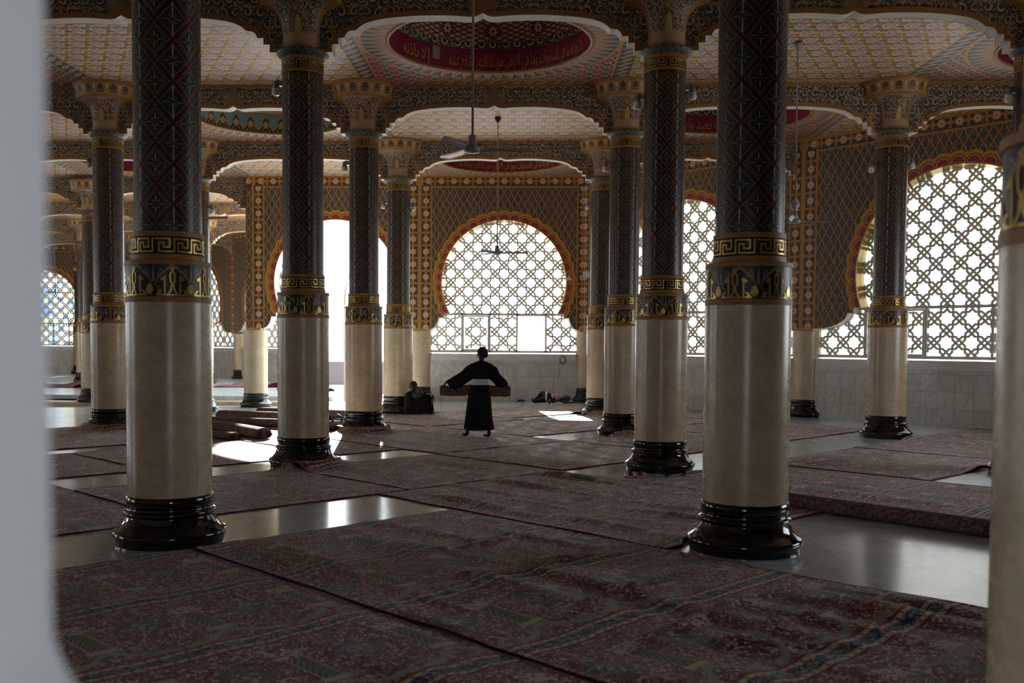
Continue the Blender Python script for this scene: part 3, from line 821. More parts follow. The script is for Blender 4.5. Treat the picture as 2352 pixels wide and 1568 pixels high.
def b_shell():
    u, v = uvxy()     # u turns, v 0 rim .. 1 crown
    U = u*12.0; a = fr(U)-.5; t = ab(a)*2.0
    A = u*48.0; B = v*30.0
    l1 = ab(fr(A+B)-.5); l2 = ab(fr(A-B)-.5)
    knot = band(v, .055, .215)
    strand = mn(l1, l2) < .13; sedge = band(mn(l1, l2), .13, .175)
    c = mix(strand*knot, BEIGE, sr(104, 46, 26)); c = mix(sedge*knot, c, sr(190, 120, 50))
    r = hyp((t-1.0)*.5, (v-.13)*2.6); thr = at2((v-.13)*2.6, (t-1.0)*.5); c = mix((ab(t-1.0)*.5+ab(v-.13)*2.6) < .2, c, sr(120, 60, 30)); c = mix((r < (.075+sn(thr*8.0)*.022)), c, PINKW); c = mix(r < .03, c, sr(60, 30, 30))
    lf = scroll(u*12.0, v*3.4, .26, .22)
    c = mix(lf*(v < .055), c, sr(36, 44, 44)); c = mix(lf*(v > .215), c, sr(36, 44, 44))
    c = mix(v < .008, c, sr(150, 84, 40))
    return c
m_shell = mat('knotwork_dome_painting', b_shell, rough=.6)
def b_bdrum():
    u, v = uvxy(); U = u*30.0; t = ab(fr(U)-.5)*2.0
    zz = curve(t, [(0, .96), (.25, .80), (.5, .52), (.7, .3), (.85, .16), (1, .14)])
    lf = ab(fr(v*4.0+t*2.0)-.5) < .22; core = hyp(t*.45, v-.42) < .16
    c = mix(v < zz, sr(122, 160, 170), mix(lf, sr(52, 48, 48), sr(178, 146, 90))); c = mix(core, c, GOLD); c = mix(band(zz-v, -.05, .03), c, sr(196, 150, 70))
    return c
m_bdrum = mat('blue_arcade_painting', b_bdrum, rough=.6)
m_tan = mat('tan_panel_paint', b_paint(sr(200, 166, 112), .3), rough=.6)
m_bpanel = mat('light_blue_panel_paint', b_paint(sr(128, 164, 172), .2), rough=.6)
m_crim = mat('crimson_band_paint', b_paint(sr(146, 34, 66), .5), rough=.5)
m_patch = mat('unpainted_plaster_patch', color=sr(176, 150, 124), rough=.8)
DL = {(0,1): 'large red lettered dome above the middle of the second bay', (0,3): 'red lettered dome before the round window wall', (1,2): 'red lettered dome behind the near right column', (-1,2): 'blue arcaded dome between the two left columns', (2,1): 'red dome at the upper right frame edge', (-2,3): 'far red dome seen as a sliver beyond the left columns'}
VERSE = {(0,1): 'ولا نوم له ما في السموات وما في الارض من ذا الذي يشفع عنده', (0,3): 'ولا نوم له ما في السموات وما في الارض من ذا الذي يشفع عنده إلا', (1,2): 'مالك يوم الدين إياك نعبد وإياك نستعين', }
FORMS['أ'] = (0xfe83, 0xfe84, None, None); FORMS['ى'] = (0xfeef, 0xfef0, None, None)
for (i, j), kind in domes.items():
    t = empty('dome', W(X0+i+.5, Y0+(j+.5)*LY), DL[(i, j)], 'dome', 'painted ceiling domes'); t.location.z = 0
    h = .077 if kind == 'red' else .088
    R = L(RD)
    mb = MB()
    mb.lathe([(R, Z(CEIL)), (R, Z(CEIL+h))], 96, v01=(Z(CEIL), Z(CEIL+h))); mb.build('drum_band', m_crim if kind == 'red' else m_bdrum, t)
    mb = MB(); mb.lathe([(R+.03, Z(CEIL)+.001), (R+.03, Z(CEIL)-.025), (R-.03, Z(CEIL)-.02), (R-.03, Z(CEIL)+.02), (R+.001, Z(CEIL)+.04)], 96); mb.build('rim', m_brown, t)
    prof = []
    n = 16
    for k in range(n+1):
        a = k/n*PI/2; prof.append((R*.985*math.cos(a)+.001, Z(CEIL+h)+R*.95*math.sin(a)))
    mb = MB()
    for k in range(n): 
        P = []; UV = []
        for s_ in range(97):
            b = 2*PI*s_/96; P.append([(prof[k][0]*math.cos(b), prof[k][0]*math.sin(b), prof[k][1]), (prof[k+1][0]*math.cos(b), prof[k+1][0]*math.sin(b), prof[k+1][1])]); UV.append([(s_/96, k/n), (s_/96, (k+1)/n)])
        mb.grid(P, UV)
    mb.build('shell', m_shell, t)
    if kind == 'red' and (i, j) in VERSE:
        me = text_mesh(shape(VERSE[(i, j)]), L(.062))
        w = max(v.co.x for v in me.vertices)-min(v.co.x for v in me.vertices)
        rr = R-.012; span = math.radians(97 if (i, j) == (0, 1) else 112 if j != 2 else 120); sc = span*rr/w
        if sc > 1.25: sc = 1.25
        for v in me.vertices:
            ph = v.co.x*sc/rr+(.36 if (i, j) == (0, 1) else 0); z = Z(CEIL)+.095+v.co.y*1.0
            v.co = (rr*math.sin(ph), rr*math.cos(ph), z)
        me.materials.clear(); me.materials.append(m_letter)
        o = bpy.data.objects.new('inscription', me); col.objects.link(o); o.parent = t
        if (i, j) == (0, 1):
            mb = MB(); P = []
            for a in (-.69, -.66, -.63, -.60): P.append([((R-.01)*math.sin(a), (R-.01)*math.cos(a), Z(CEIL)+.16), ((R-.01)*math.sin(a), (R-.01)*math.cos(a), Z(CEIL)+.39)])
            mb.grid(P, None); mb.build('plaster_patch', m_patch, t)
            me = text_mesh(shape('إلا بإذنه'), L(.058))
            w_ = max(v.co.x for v in me.vertices)-min(v.co.x for v in me.vertices)
            for v in me.vertices:
                ph = v.co.x*.8/rr-.72-w_*.4/rr; v.co = (rr*math.sin(ph), rr*math.cos(ph), Z(CEIL)+.10+v.co.y)
            me.materials.clear(); me.materials.append(m_letter)
            o = bpy.data.objects.new('inscription', me); col.objects.link(o); o.parent = t
    elif kind == 'blue':
        # tan ring with blue lettered panels
        mb = MB(); z0 = Z(CEIL+h); r2 = R*1.0
        mb.lathe([(r2-.005, z0), (r2-.03, z0+.02), (r2-.03, z0+.42), (r2-.06, z0+.44)], 96); mb.build('panel_ring', m_tan, t)
        for k in range(16):
            a0 = k*2*PI/16
            mb = MB(); P = []
            for s_ in range(7):
                a = a0+(s_/6-.5)*.26; rr = r2-.036; P.append([(rr*math.sin(a), rr*math.cos(a), z0+.08), (rr*math.sin(a), rr*math.cos(a), z0+.36)])
            mb.grid(P, None); pn = mb.build('blue_panel', m_bpanel, t)
            if -1.2 < ((a0+PI) % (2*PI)-PI) < 1.2:
                me = text_mesh(shape('جل جلاله' if False else 'لا إله إلا هو'), .13)
                for v in me.vertices:
                    ph = v.co.x*.62/rr+a0; v.co = ((rr-.004)*math.sin(ph), (rr-.004)*math.cos(ph), z0+.16+v.co.y)
                me.materials.clear(); me.materials.append(m_goldp)
                o = bpy.data.objects.new('panel_lettering', me); col.objects.link(o); o.parent = pn

# ------------------------------------------------------------------ walls with horseshoe windows
def opening(R, zc, zt=.1685):
    # outline of the opening from bottom right up, over the arch, down to bottom left (offset from bay centre)
    dz = zt-zc; xe = math.sqrt(R*R-dz*dz); hw = .45 if R < .4 else .655
    st = [(xe, zt), (xe+.040, zt), (xe+.040, zt-.0235), (xe+.070, zt-.0235)]
    x3 = xe+.070; z3 = zt-.0235; cove = []
    for k in range(1, 9):
        a = k/8*PI/2; cove.append((x3+(hw-x3)*(1-math.cos(a)), z3-(z3-.0725)*math.sin(a)))
    right_low = (st+cove)
    a0 = math.atan2(xe, dz) if dz != 0 else PI/2
    arc = [(R*math.sin(a), zc+R*math.cos(a)) for a in [a0*(1-k/40) for k in range(0, 81)]]
    out = [(cove[-1][0], .0660)]+right_low[::-1][:-1]+arc+[(-x, z) for x, z in right_low[1:]]+[(-cove[-1][0], .0660)]
    return out, arc
def frame_pt(A, B):
    # returns f(x,d,z): x offset from wall centre (bays), d depth behind the face (bays), z
    A = Vector(A); B = Vector(B); mid = (A+B)/2; t = (B-A).normalized(); n = Vector((-t.y, t.x))
    return (lambda x, d, z: tuple(W(mid.x+t.x*x+n.x*d, mid.y+t.y*x+n.y*d, z))), (B-A).length
def lattice_segments(shape_in, x0, x1, z0, z1, p, ox, oz):
    segs = []
    for i in range(int((x0-ox)/p)-2, int((x1-ox)/p)+3):
        for j in range(int((z0-oz)/p)-2, int((z1-oz)/p)+3):
            a = .25
            hx, hz = i+.5, j+.5
            segs.append(((hx, hz-a), (hx, hz+a))); segs.append(((hx-a, hz), (hx+a, hz)))
            if (i+j) % 2:
                for s1 in (-1, 1):
                    segs.append(((i-.5, j+s1*a), (i+s1*0+.25, j-s1*.5)) if False else ((i-.5, j+.25*s1), (i+.25, j-.5*s1)))
                    segs.append(((i-.25, j+.5*s1), (i+.5, j-.25*s1)))
    out = []
    for a, b in segs:
        A = Vector((ox+a[0]*p, oz+a[1]*p)); B = Vector((ox+b[0]*p, oz+b[1]*p)); n = 10
        ins = [shape_in((A.lerp(B, k/n))) for k in range(n+1)]
        if not any(ins): continue
        k0 = ins.index(True); k1 = n-ins[::-1].index(True)
        if k1 > k0: out.append((A.lerp(B, k0/n), A.lerp(B, k1/n)))
    return out
def in_poly(poly):
    def f(p):
        x, y = p; c = False; n = len(poly)
        for i in range(n):
            x1, y1 = poly[i]; x2, y2 = poly[(i+1) % n]
            if (y1 > y) != (y2 > y) and x < (x2-x1)*(y-y1)/(y2-y1)+x1: c = not c
        return c
    return f
def bar(mb, f, A, B, w, d0, d1, m=0):
    A = Vector(A); B = Vector(B); t = (B-A)
    if t.length < 1e-6: return
    t.normalize(); n = Vector((-t.y, t.x))*w/2; A = A-t*w*.22; B = B+t*w*.22
    q = [A-n, B-n, B+n, A+n]
    lo = [f(p.x, d0, p.y) for p in q]; hi = [f(p.x, d1, p.y) for p in q]
    mb.face(lo, m=m); mb.face(hi[::-1], m=m)
    for k in range(4): mb.face([lo[k], hi[k], hi[(k+1) % 4], lo[(k+1) % 4]], m=m)
wn = [0]
def window_wall(A, B, side, R=.3665, zc=.352, wmat=None, window=True, coloured=False, open_sash=None, face=.068, zfloor=-EYE, pitch=.0265*2, detail=True, dado=True, mull=None, ext=0.0):
    f0, LEN = frame_pt(A, B); f = lambda x, d, z: f0(x, d-face, z)
    hw = LEN/2
    op, arc = opening(R, zc)
    m_ = wmat or m_wall
    poly = op+[(-hw-ext, .0660), (-hw-ext, CEIL), (hw, CEIL), (hw, .0660)]
    mb = MB(); tri = tessellate_polygon([[Vector((x, z, 0)) for x, z in poly]])
    sx = .5/hw
    for d, fl_ in ((0, False), (.11, True)):
        for tr in tri:
            pts = [poly[k] for k in tr]
            nn = (pts[1][0]-pts[0][0])*(pts[2][1]-pts[0][1])-(pts[1][1]-pts[0][1])*(pts[2][0]-pts[0][0])
            if (nn < 0) != fl_: pts = pts[::-1]
            def uvm(x, z):
                return (x if hw < .6 else (x if abs(x) < hw-.12 else math.copysign(abs(x)-hw+.5, x)), z)
            if hw < .6: mb.face([f(x, d, z) for x, z in pts], pts)
            else: mb.face([f(x, d, z) for x, z in pts], pts)
    o = mb.build('wall_'+side, m_, weld=False); tag(o, None, None, None, 'structure')
    mb = MB(); mb.grid([[f(x, 0, z), f(x, .11, z)] for x, z in op], None, 0, False)
    mb.face([f(-hw, 0, .066), f(-hw, .11, .066), f(op[-1][0], .11, .066), f(op[-1][0], 0, .066)]); mb.face([f(hw, 0, .066), f(hw, .11, .066), f(op[0][0], .11, .066), f(op[0][0], 0, .066)])
    mb.build('reveal', m_white, o)
    mb = MB()
    ro = [(x*(1+.004/R), zc+(z-zc)*(1+.004/R)) for x, z in arc]
    mb.grid([[f(a[0], -.004, a[1]), f(b[0], -.004, b[1])] for a, b in zip(arc, ro)], None, 0, True)
    ri = [(x*(1-.008/R), zc+(z-zc)*(1-.008/R)) for x, z in arc]
    mb.grid([[f(a[0], -.004, a[1]), f(b[0], .05, b[1])] for a, b in zip(arc, ri)], None, 0, True)
    mb.build('brass_rim', m_brass, o)
    # dado
    if dado:
        mb = MB(); dd = face-.035
        mb.face([f(-hw, dd, zfloor), f(hw, dd, zfloor), f(hw, dd, -.080), f(-hw, dd, -.080)], [(-hw, zfloor), (hw, zfloor), (hw, -.080), (-hw, -.080)])
        mb.box((0, 0, 0), (0, 0, 0))
        mb.build('dado_tiles', m_tile, o)
        mb = MB(); x1 = hw-.0714*1.0
        for (a, b, c_, d_) in ((-x1, x1, dd-.010, dd+.10),):
            lo = [f(a, c_, -.108), f(b, c_, -.108), f(b, d_, -.108), f(a, d_, -.108)]; hi = [f(a, c_, -.068), f(b, c_, -.068), f(b, d_, -.068), f(a, d_, -.068)]
            mb.face(lo[::-1]); mb.face(hi); 
            for k in range(4): mb.face([lo[k], lo[(k+1) % 4], hi[(k+1) % 4], hi[k]])
        mb.build('sill', m_sill, o)
    if not window: return o
    wn[0] += 1
    w = tag(bpy.data.objects.new('window_%d' % wn[0], None), None, None, None, 'structure'); col.objects.link(w)
    dL = .052; zt = .1685; xe = math.sqrt(R*R-(zt-zc)**2)
    upper = in_poly([(x, z) for x, z in arc])
    mb = MB(); bw = pitch*.175
    def bars(segs):
        for a, b in segs:
            dxx, dzz = (b-a).x, (b-a).y; k_o = 0 if abs(dxx) < 1e-6 else 1 if abs(dzz) < 1e-6 else 2 if dxx*dzz > 0 else 3
            bar(mb, f, a, b, bw*1.05, dL-k_o*.00022, dL+.010+k_o*.00022)
    if detail:
        bars(lattice_segments(lambda p: upper((p.x, p.y)), -R, R, zt, zc+R, pitch, 0, zt+pitch*.5))
    xo = op[0][0]; low_poly = [(xo, -.055)]+[(x, z) for x, z in op[1:13]]+[(-x, z) for x, z in op[1:13][::-1]]+[(-xo, -.055)]
    lowin = in_poly(low_poly)
    edges = mull or [-xo, -.249, -.0835+.0, .079, .251, xo]
    for k in range(len(edges)-1):
        a, b = edges[k]+.006, edges[k+1]-.006
        if open_sash is not None and k == open_sash: continue
        pad = .012 if k == 1 else 0
        bars(lattice_segments(lambda p: a+pad < p.x < b-pad and lowin((p.x, p.y)) and -.050+pad < p.y < zt-.008-pad, a, b, -.05, zt, pitch, (a+b)/2 if k not in (0, 4) else 0, .0625))
    mb.build('lattice', m_lattice, w)
    mb = MB()
    bar(mb, f, (-xe-.036, zt-.004), (xe+.036, zt-.004), .010, dL-.006, dL+.012)
    bar(mb, f, (-xo, -.0555), (xo, -.0555), .014, dL-.006, dL+.012)
    for e in edges[1:-1]: bar(mb, f, (e, -.055), (e, zt), .0105, dL-.006, dL+.012)
    a, b = edges[1]+.008, edges[2]-.008
    for p_, q_ in (((a, -.045), (b, -.045)), ((a, zt-.014), (b, zt-.014)), ((a, -.045), (a, zt-.014)), ((b, -.045), (b, zt-.014))): bar(mb, f, p_, q_, .008, dL-.012, dL-.004)
    for k in range(len(low_poly)-1):
        if low_poly[k][1] > .0 or low_poly[k+1][1] > 0: bar(mb, f, low_poly[k], low_poly[k+1], .006, dL-.004, dL+.012)
    mb.build('frame', m_frame, w)
    g = m_cglass if coloured else m_glass
    mb = MB()
    pts = [(x, z) for x, z in arc]
    mb.face([f(x, dL+.012, z) for x, z in pts][::-1], pts[::-1]); mb.build('glass', g, w)
    mb = MB()
    for k in range(len(edges)-1):
        if open_sash is not None and k == open_sash: continue
        a, b = edges[k], edges[k+1]
        n = 10; P = []; UV = []
        for s_ in range(n+1):
            x = a+(b-a)*s_/n; zt_ = zt-.005
            if abs(x) > xe+.038:
                # height of the coved outline at this x
                xs = [(px, pz) for px, pz in op[1:13] ]
                xs.sort(); zt_ = xs[-1][1]
                for (xa, za), (xb, zb) in zip(xs[:-1], xs[1:]):
                    if xa <= abs(x) <= xb: zt_ = za+(zb-za)*((abs(x)-xa)/max(1e-6, xb-xa)); break
            P.append([f(x, dL+.013, -.055), f(x, dL+.013, zt_)]); UV.append([(x, -.055), (x, zt_)])
        mb.grid(P, UV, 0, False)
    mb.build('glass', g, w)
    if open_sash is not None:
        a, b = edges[open_sash]+.008, edges[open_sash+1]-.008
        mb = MB()
        def fs(x, s_, e): # tilted sash hinged at the top
            return f(x, dL+.01+s_*.16, zt-.01-s_*.06)
        for (x1, s1, x2, s2) in ((a, 0, b, 0), (a, 1, b, 1), (a, 0, a, 1), (b, 0, b, 1)):
            mb.tube([fs(x1, s1, 0), fs(x2, s2, 0)], .02, 4)
        mb.build('open_sash', m_frame, w)
    return o
P = lambda i, j: (cx(i), cy(j))
window_wall(P(0,4), P(1,4), 'back', open_sash=3)
window_wall(P(1,4), P(2,3), 'back_right', R=.442, zc=.323, wmat=m_wall2, mull=[-.655,-.42,-.14,.14,.42,.655])
window_wall(P(2,3), P(3,2), 'right', R=.442, zc=.323, wmat=m_wall2, mull=[-.655,-.42,-.14,.14,.42,.655])
window_wall(P(-1,4), P(0,4), 'doorway', window=False, dado=False, ext=.036)
window_wall(P(-2,7), (cx(-1)-.10, cy(6)+.104), 'wing_near', R=.442, zc=.323, wmat=m_wall2, coloured=False, mull=[-.655,-.42,-.14,.14,.42,.655])
window_wall(P(-3,8), P(-2,7), 'wing_middle', R=.442, zc=.323, wmat=m_wall2, coloured=True, mull=[-.655,-.42,-.14,.14,.42,.655])
window_wall((-5.49, 10.05), (-4.49, 10.05), 'wing_far', coloured=True)
window_wall((-4.49, 10.05), (-3.62, 10.02), 'wing_back', window=True, coloured=True, detail=True)
def plain_wall(A, B, side, z0=-EYE, z1=1.0, th=.04, m=None):
    f, Ln = frame_pt(A, B); hw = Ln/2; mb = MB()
    lo = [f(-hw, 0, z0), f(hw, 0, z0), f(hw, th, z0), f(-hw, th, z0)]; hi = [f(-hw, 0, z1), f(hw, 0, z1), f(hw, th, z1), f(-hw, th, z1)]
    mb.face(lo[::-1]); mb.face(hi)
    for k in range(4): mb.face([lo[k], lo[(k+1) % 4], hi[(k+1) % 4], hi[k]], [(0, z0), (Ln, z0), (Ln, z1), (0, z1)])
    return tag(mb.build('wall_'+side, m or m_wall), None, None, None, 'structure')
# side return of the doorway porch, right of the wing
plain_wall((-6.3, 10.1), (-5.49, 10.05), 'far_left')
# right side of the hall beyond the frame, with one open window bay left free
plain_wall(P(3,2), (cx(3), cy(1.2)), 'side_right')
plain_wall((cx(3), cy(1.2)), (cx(3), cy(.3)), 'side_right_dado', z1=-.07); plain_wall((cx(3), cy(1.2)), (cx(3), cy(.3)), 'side_right_head', z0=.45)
plain_wall((cx(3), cy(.3)), (cx(3), -.3), 'side_right_near')
# left side far out of frame
for k, (a, b) in enumerate([(-.2, 1.2), (2.3, 3.6), (4.7, 6.1), (7.3, 10.1)]):
    plain_wall((-6.3, a), (-6.3, b), 'side_left_%s' % 'near mid deep end'.split()[k])
for k, (a, b) in enumerate([(1.2, 2.3), (3.6, 4.7), (6.1, 7.3)]):
    plain_wall((-6.3, a), (-6.3, b), 'side_left_dado_%s' % 'near mid deep'.split()[k], z1=-.07); plain_wall((-6.3, a), (-6.3, b), 'side_left_head_%s' % 'near mid deep'.split()[k], z0=.5)
# entrance wall the camera looks through: blurred white jamb at the left
JX = -.0721; JY = .1058
mb = MB()
prof = [(JX, -EYE), (JX, -.020), (JX+.0, -.018)]
def jamb(z): # jamb edge, splayed a little below shoulder height
    return JX+.0034*min(1, max(0, (-.0445-z)/.0085))**1.5
zs = [-EYE, -.053, -.0505, -.048, -.0455, -.0445, .0, .13]
lastp = None
for za, zb in zip(zs[:-1], zs[1:]):
    xa, xb = jamb(za), jamb(zb)
    mb.face([tuple(W(xa, JY, za)), tuple(W(xb, JY, zb)), tuple(W(xb, JY+.04, zb)), tuple(W(xa, JY+.04, za))])
    mb.face([tuple(W(-6.3, JY, za)), tuple(W(xa, JY, za)), tuple(W(xb, JY, zb)), tuple(W(-6.3, JY, zb))])
    mb.face([tuple(W(-6.3, JY+.04, za)), tuple(W(xa, JY+.04, za)), tuple(W(xb, JY+.04, zb)), tuple(W(-6.3, JY+.04, zb))])
tag(mb.build('wall_front', m_jamb), 'blurred white door jamb filling the left picture edge', None, None, 'structure')
plain_wall((.125, .12), (2.5, .12), 'front_right', m=m_jamb); plain_wall((-6.3, .12), (2.5, .12), 'front_head', z0=.13, m=m_jamb)

# ------------------------------------------------------------------ floors
mb = MB()
ye = 4.97; xs_ = X0-.42
mb.box(tuple(W(-6.3, .0, -EYE-.01)), tuple(W(2.6, ye, -EYE))); mb.box(tuple(W(xs_, ye, -EYE-.01)), tuple(W(2.6, 5.95, -EYE)))
tag(mb.build('floor', m_floor), None, None, None, 'structure')
mb = MB(); mb.box(tuple(W(-6.3, ye, -.41)), tuple(W(xs_, 5.97, -.40))); tag(mb.build('floor_sunken_aisle', m_floor), None, None, None, 'structure')
mb = MB(); mb.box(tuple(W(-6.3, 5.80, -.41)), tuple(W(-2.45, 6.2, -.378))); tag(mb.build('trim_1', m_marble), None, None, None, 'structure')
mb = MB(); mb.box(tuple(W(-6.3, 5.97, -.41)), tuple(W(-1.2, 6.12, -.378))); tag(mb.build('trim_2', m_marble), None, None, None, 'structure')
mb = MB(); mb.box(tuple(W(-6.3, 6.12, -.42)), tuple(W(-1.2, 12.2, -EYE))); tag(mb.build('floor_wing', m_floor), None, None, None, 'structure')
# outdoors
def b_ground():
    p = objpos(); return mix(noi(p, 1.2, 4), sr(222, 218, 210), sr(196, 190, 180))
m_ground = mat('pale_paving', b_ground, rough=.8)
mb = MB(); mb.box(tuple(W(-1.6, -1.7, .165)), tuple(W(1.6, .12, .19))); tag(mb.build('ceiling_sky_block', m_jamb), None, None, None, 'structure')  # unseen slab, added to cut the sky light entering behind the camera
mb = MB(); mb.box((-140, -80, -.45), (140, 190, -.40+.0)); tag(mb.build('ground', m_ground), None, None, None, 'structure')

# ------------------------------------------------------------------ outdoor things
def b_bw():
    u, v = uvxy(); return mix(mx(ab(fr(u*1.3)-.5) > .485, ab(fr(v*2.0)-.5) > .48), sr(178, 170, 174), sr(120, 110, 114))
mb = MB(); p0 = W(-1.62, 7.9, -.43); p1 = W(.3, 7.9, -.165)
mb.box((p0.x, p0.y, -.4), (p1.x, p0.y+.3, p1.z))
bw = mb.build('boundary_wall', mat('mauve_block_wall', b_bw, rough=.8)); tag(bw, 'pale block boundary wall outside the open doorway', 'wall')
mb = MB()
for k in range(60):
    x = p0.x+.1+k*.16; mb.box((x, p0.y+.12, p1.z), (x+.03, p0.y+.15, p1.z+.22))
mb.build('railing_spikes', m_dark, bw)
mb = MB(); q = W(-1.33, 9.5, -.40); mb.tube([(q.x, q.y, -.4), (q.x, q.y, 2.6)], .09, 10); mb.tube([(q.x, q.y, 2.6), (q.x, q.y, 2.85)], .05, 8)
tag(mb.build('post', mat('grey_blue_metal', color=sr(90, 100, 120), rough=.5)), 'slim grey blue post standing outside beyond the doorway', 'post')
# door leaf: tall arched white metal grille standing open outside
dl = empty('door_leaf', W(-1.10, 5.98, -.40), 'tall white arched metal door leaf swung open outside the doorway', 'door leaf'); dl.rotation_euler.z = math.radians(74); dl.location.z = -.2
mb = MB(); H = 3.2; Wd = 1.5
for x in (0, Wd): mb.tube([(x, 0, 0), (x, 0, H)], .035, 6)
for z in (.05, 1.1, H): mb.tube([(0, 0, z), (Wd, 0, z)], .03, 6)
mb.tube([(Wd-Wd*math.cos(a), 0, H+1.5*math.sin(a)) for a in [k/12*PI/2 for k in range(13)]], .035, 6)
mb.build('stile_frame', m_frame, dl)
mb = MB()
for k in range(1, 6): x = Wd*k/6; mb.tube([(x, 0, .05), (x, 0, H+1.5*math.sin(math.acos(max(-1, min(1, 1-x/Wd)))))], .012, 5)
for k in range(1, 12): mb.tube([(0, 0, H*k/9), (Wd, 0, H*k/9)], .010, 5) if k < 9 else None
mb.build('grille', m_frame, dl)

# ------------------------------------------------------------------ carpets
TA = math.radians(46); CU, SU = math.cos(TA), math.sin(TA)
def UVW(u, v): return (u*CU-v*SU, u*SU+v*CU)
colpos = [(cx(i), cy(j)) for i in range(-3, 4) for j in range(0, 5)]
def carpet(u0, u1, v0, v1, label, res=.10, amp=.012, seed=0, phase=0.0, folds=(), skew=(0, 0)):
    nu = max(4, int((u1-u0)*S/res)); nv = max(4, int((v1-v0)*S/res)); mb = MB(); P = []; UV = []
    for i in range(nu+1):
        row = []; ur = []
        for j in range(nv+1):
            s, t = i/nu, j/nv; u = u0+(u1-u0)*s; v = v0+(v1-v0)*t
            eb = .0035
            if j in (0, nv): v += eb*noise.noise(Vector((u*9+seed, seed*3.1, j)))*(1.6)
            if i in (0, nu): u += eb*noise.noise(Vector((v*9+seed, seed*1.7, i)))*(1.6)
            u += skew[0]*(t-.5); v += skew[1]*(s-.5)
            x, y = UVW(u, v); X, Y = x*S, y*S
            n1 = noise.noise(Vector((u*S*2.0, v*S*.45, seed*7.3)))
            n2 = noise.noise(Vector((u*S*4.2+4, v*S*.6, seed*3.3)))
            n3 = noise.noise(Vector((X*.8, Y*.8, seed*1.1)))
            ef = min(1, .35+.65*min(i, nu-i, j, nv-j)/4)
            z = .014+amp*ef*(max(0, n1)*2.0+max(0, n2-.02)*(4.6 if seed < 4 else 3.0)*max(0, n3+.55)+.35*(n3+1)*.5)
            for (fu, fv, du, dv, lw, lh) in folds:   # ridge lines u,v direction
                dx, dy = u-fu, v-fv; Ln = math.hypot(du, dv); ax, ay = du/Ln, dv/Ln
                al = dx*ax+dy*ay; pe = dx*-ay+dy*ax+.012*noise.noise(Vector((al*12, fu*9, 1)))
                if -.02 < al < Ln+.02:
                    z += lh*math.exp(-(pe/lw)**2)*max(0, math.sin(PI*min(1, max(0, (al+.02)/(Ln+.04)))))
            for (ex, ey) in colpos:
                d = math.hypot(x-ex, y-ey); lf_ = .25 if ey < cy(.5) else 1.0
                if d < .160:
                    if d < .1035:
                        k = .1035/max(d, 1e-3); x2, y2 = ex+(x-ex)*k, ey+(y-ey)*k; X, Y = x2*S, y2*S
                        z += lf_*(.095+min(.03, (.1035-d)*S*.12))
                    else: z += lf_*.10*math.cos((d-.1035)/.0565*PI/2)**2*(.5+.5*noise.noise(Vector((x*8, y*8, 2))))
            row.append((X, Y, z)); ur.append((u*S-.51*S, v*S-.997*S+phase))
        P.append(row); UV.append(ur)
    mb.grid(P, UV, 0, True)
    # thickness skirt
    edge = [P[i][0] for i in range(nu+1)]+[P[nu][j] for j in range(1, nv+1)]+[P[i][nv] for i in range(nu-1, -1, -1)]+[P[0][j] for j in range(nv-1, -1, -1)]
    mb.grid([[e, (e[0], e[1], max(.001, e[2]-.016))] for e in edge], None, 1, False)
    o = mb.build('carpet', [m_rug, m_rugedge]); return tag(o, label, 'carpet', 'red prayer carpets laid over the floor')
fold_n = [(.75, 1.30, -.35, .03, .006, .03), (1.30, 1.02, -.40, .02, .007, .045), (1.32, .86, -.42, -.05, .006, .05), (1.30, .70, -.45, -.02, .007, .055), (1.28, .58, -.35, .04, .008, .05), (1.25, .40, -.5, 0, .008, .04), (1.33, 1.2, -.3, .02, .005, .03), (1.1, .48, -.2, .2, .006, .03)]
carpet(-.55, .762, -.05, 1.512, 'large foreground carpet at the lower left corner, beside the white jamb', .055, .016, 1)
carpet(.772, 1.358, -.30, 1.510, 'large wrinkled foreground carpet at the lower centre and right', .055, .020, 2, folds=fold_n, skew=(-.0, 0))
carpet(1.366, 1.972, .975, 1.775, 'carpet left of the large right column base, meeting the foreground carpet', .06, .016, 3, folds=[(1.45, 1.42, .4, .0, .006, .03), (1.5, 1.15, .35, .03, .006, .03)])
carpet(.15, .865, 1.782, 2.480, 'carpet at the far left in front of the jamb, beside the left column base', .07, .014, 4)
carpet(.873, 1.455, 1.785, 2.292, 'carpet directly behind the large left column, dark in the pier shadow', .07, .014, 5)
carpet(1.462, 1.985, 1.782, 2.300, 'carpet in the middle foreground with its edge bunched up on a column base', .07, .016, 6)
carpet(1.995, 2.612, 1.782, 2.300, 'carpet behind the bare patch left of the slipper column', .08, .014, 7)
carpet(2.622, 3.235, 1.786, 2.300, 'carpet between the slipper column and the round window, before the bare strip', .08, .014, 8)
carpet(3.245, 3.95, 1.790, 2.420, 'carpet behind the large right column toward the corner pier', .10, .014, 9)
carpet(.40, 1.150, 2.520, 3.050, 'carpet left of the large left column in the third row', .08, .014, 10)
carpet(1.158, 1.740, 2.490, 3.050, 'sunlit carpet in front of the folded rolls', .08, .012, 11)
carpet(1.750, 2.000, 2.480, 3.050, 'narrow sunlit carpet beside the rolled carpets, left of the walking man', .08, .012, 12)
carpet(2.008, 2.620, 2.306, 3.080, 'carpet under the walking man', .08, .016, 13, folds=[(2.05, 2.9, .5, .05, .006, .03)])
carpet(2.630, 3.200, 2.512, 3.050, 'carpet just behind and right of the walking man', .09, .014, 14)
carpet(3.210, 3.860, 2.430, 3.060, 'carpet at the feet of the slim column right of the window', .10, .014, 15)
carpet(3.870, 4.330, 2.560, 3.200, 'carpet tucked behind the slim column by the angled wall', .10, .012, 16)
carpet(.95, 1.600, 3.190, 3.960, 'maroon carpet at the left edge beside the left shaded column', .10, .012, 17)
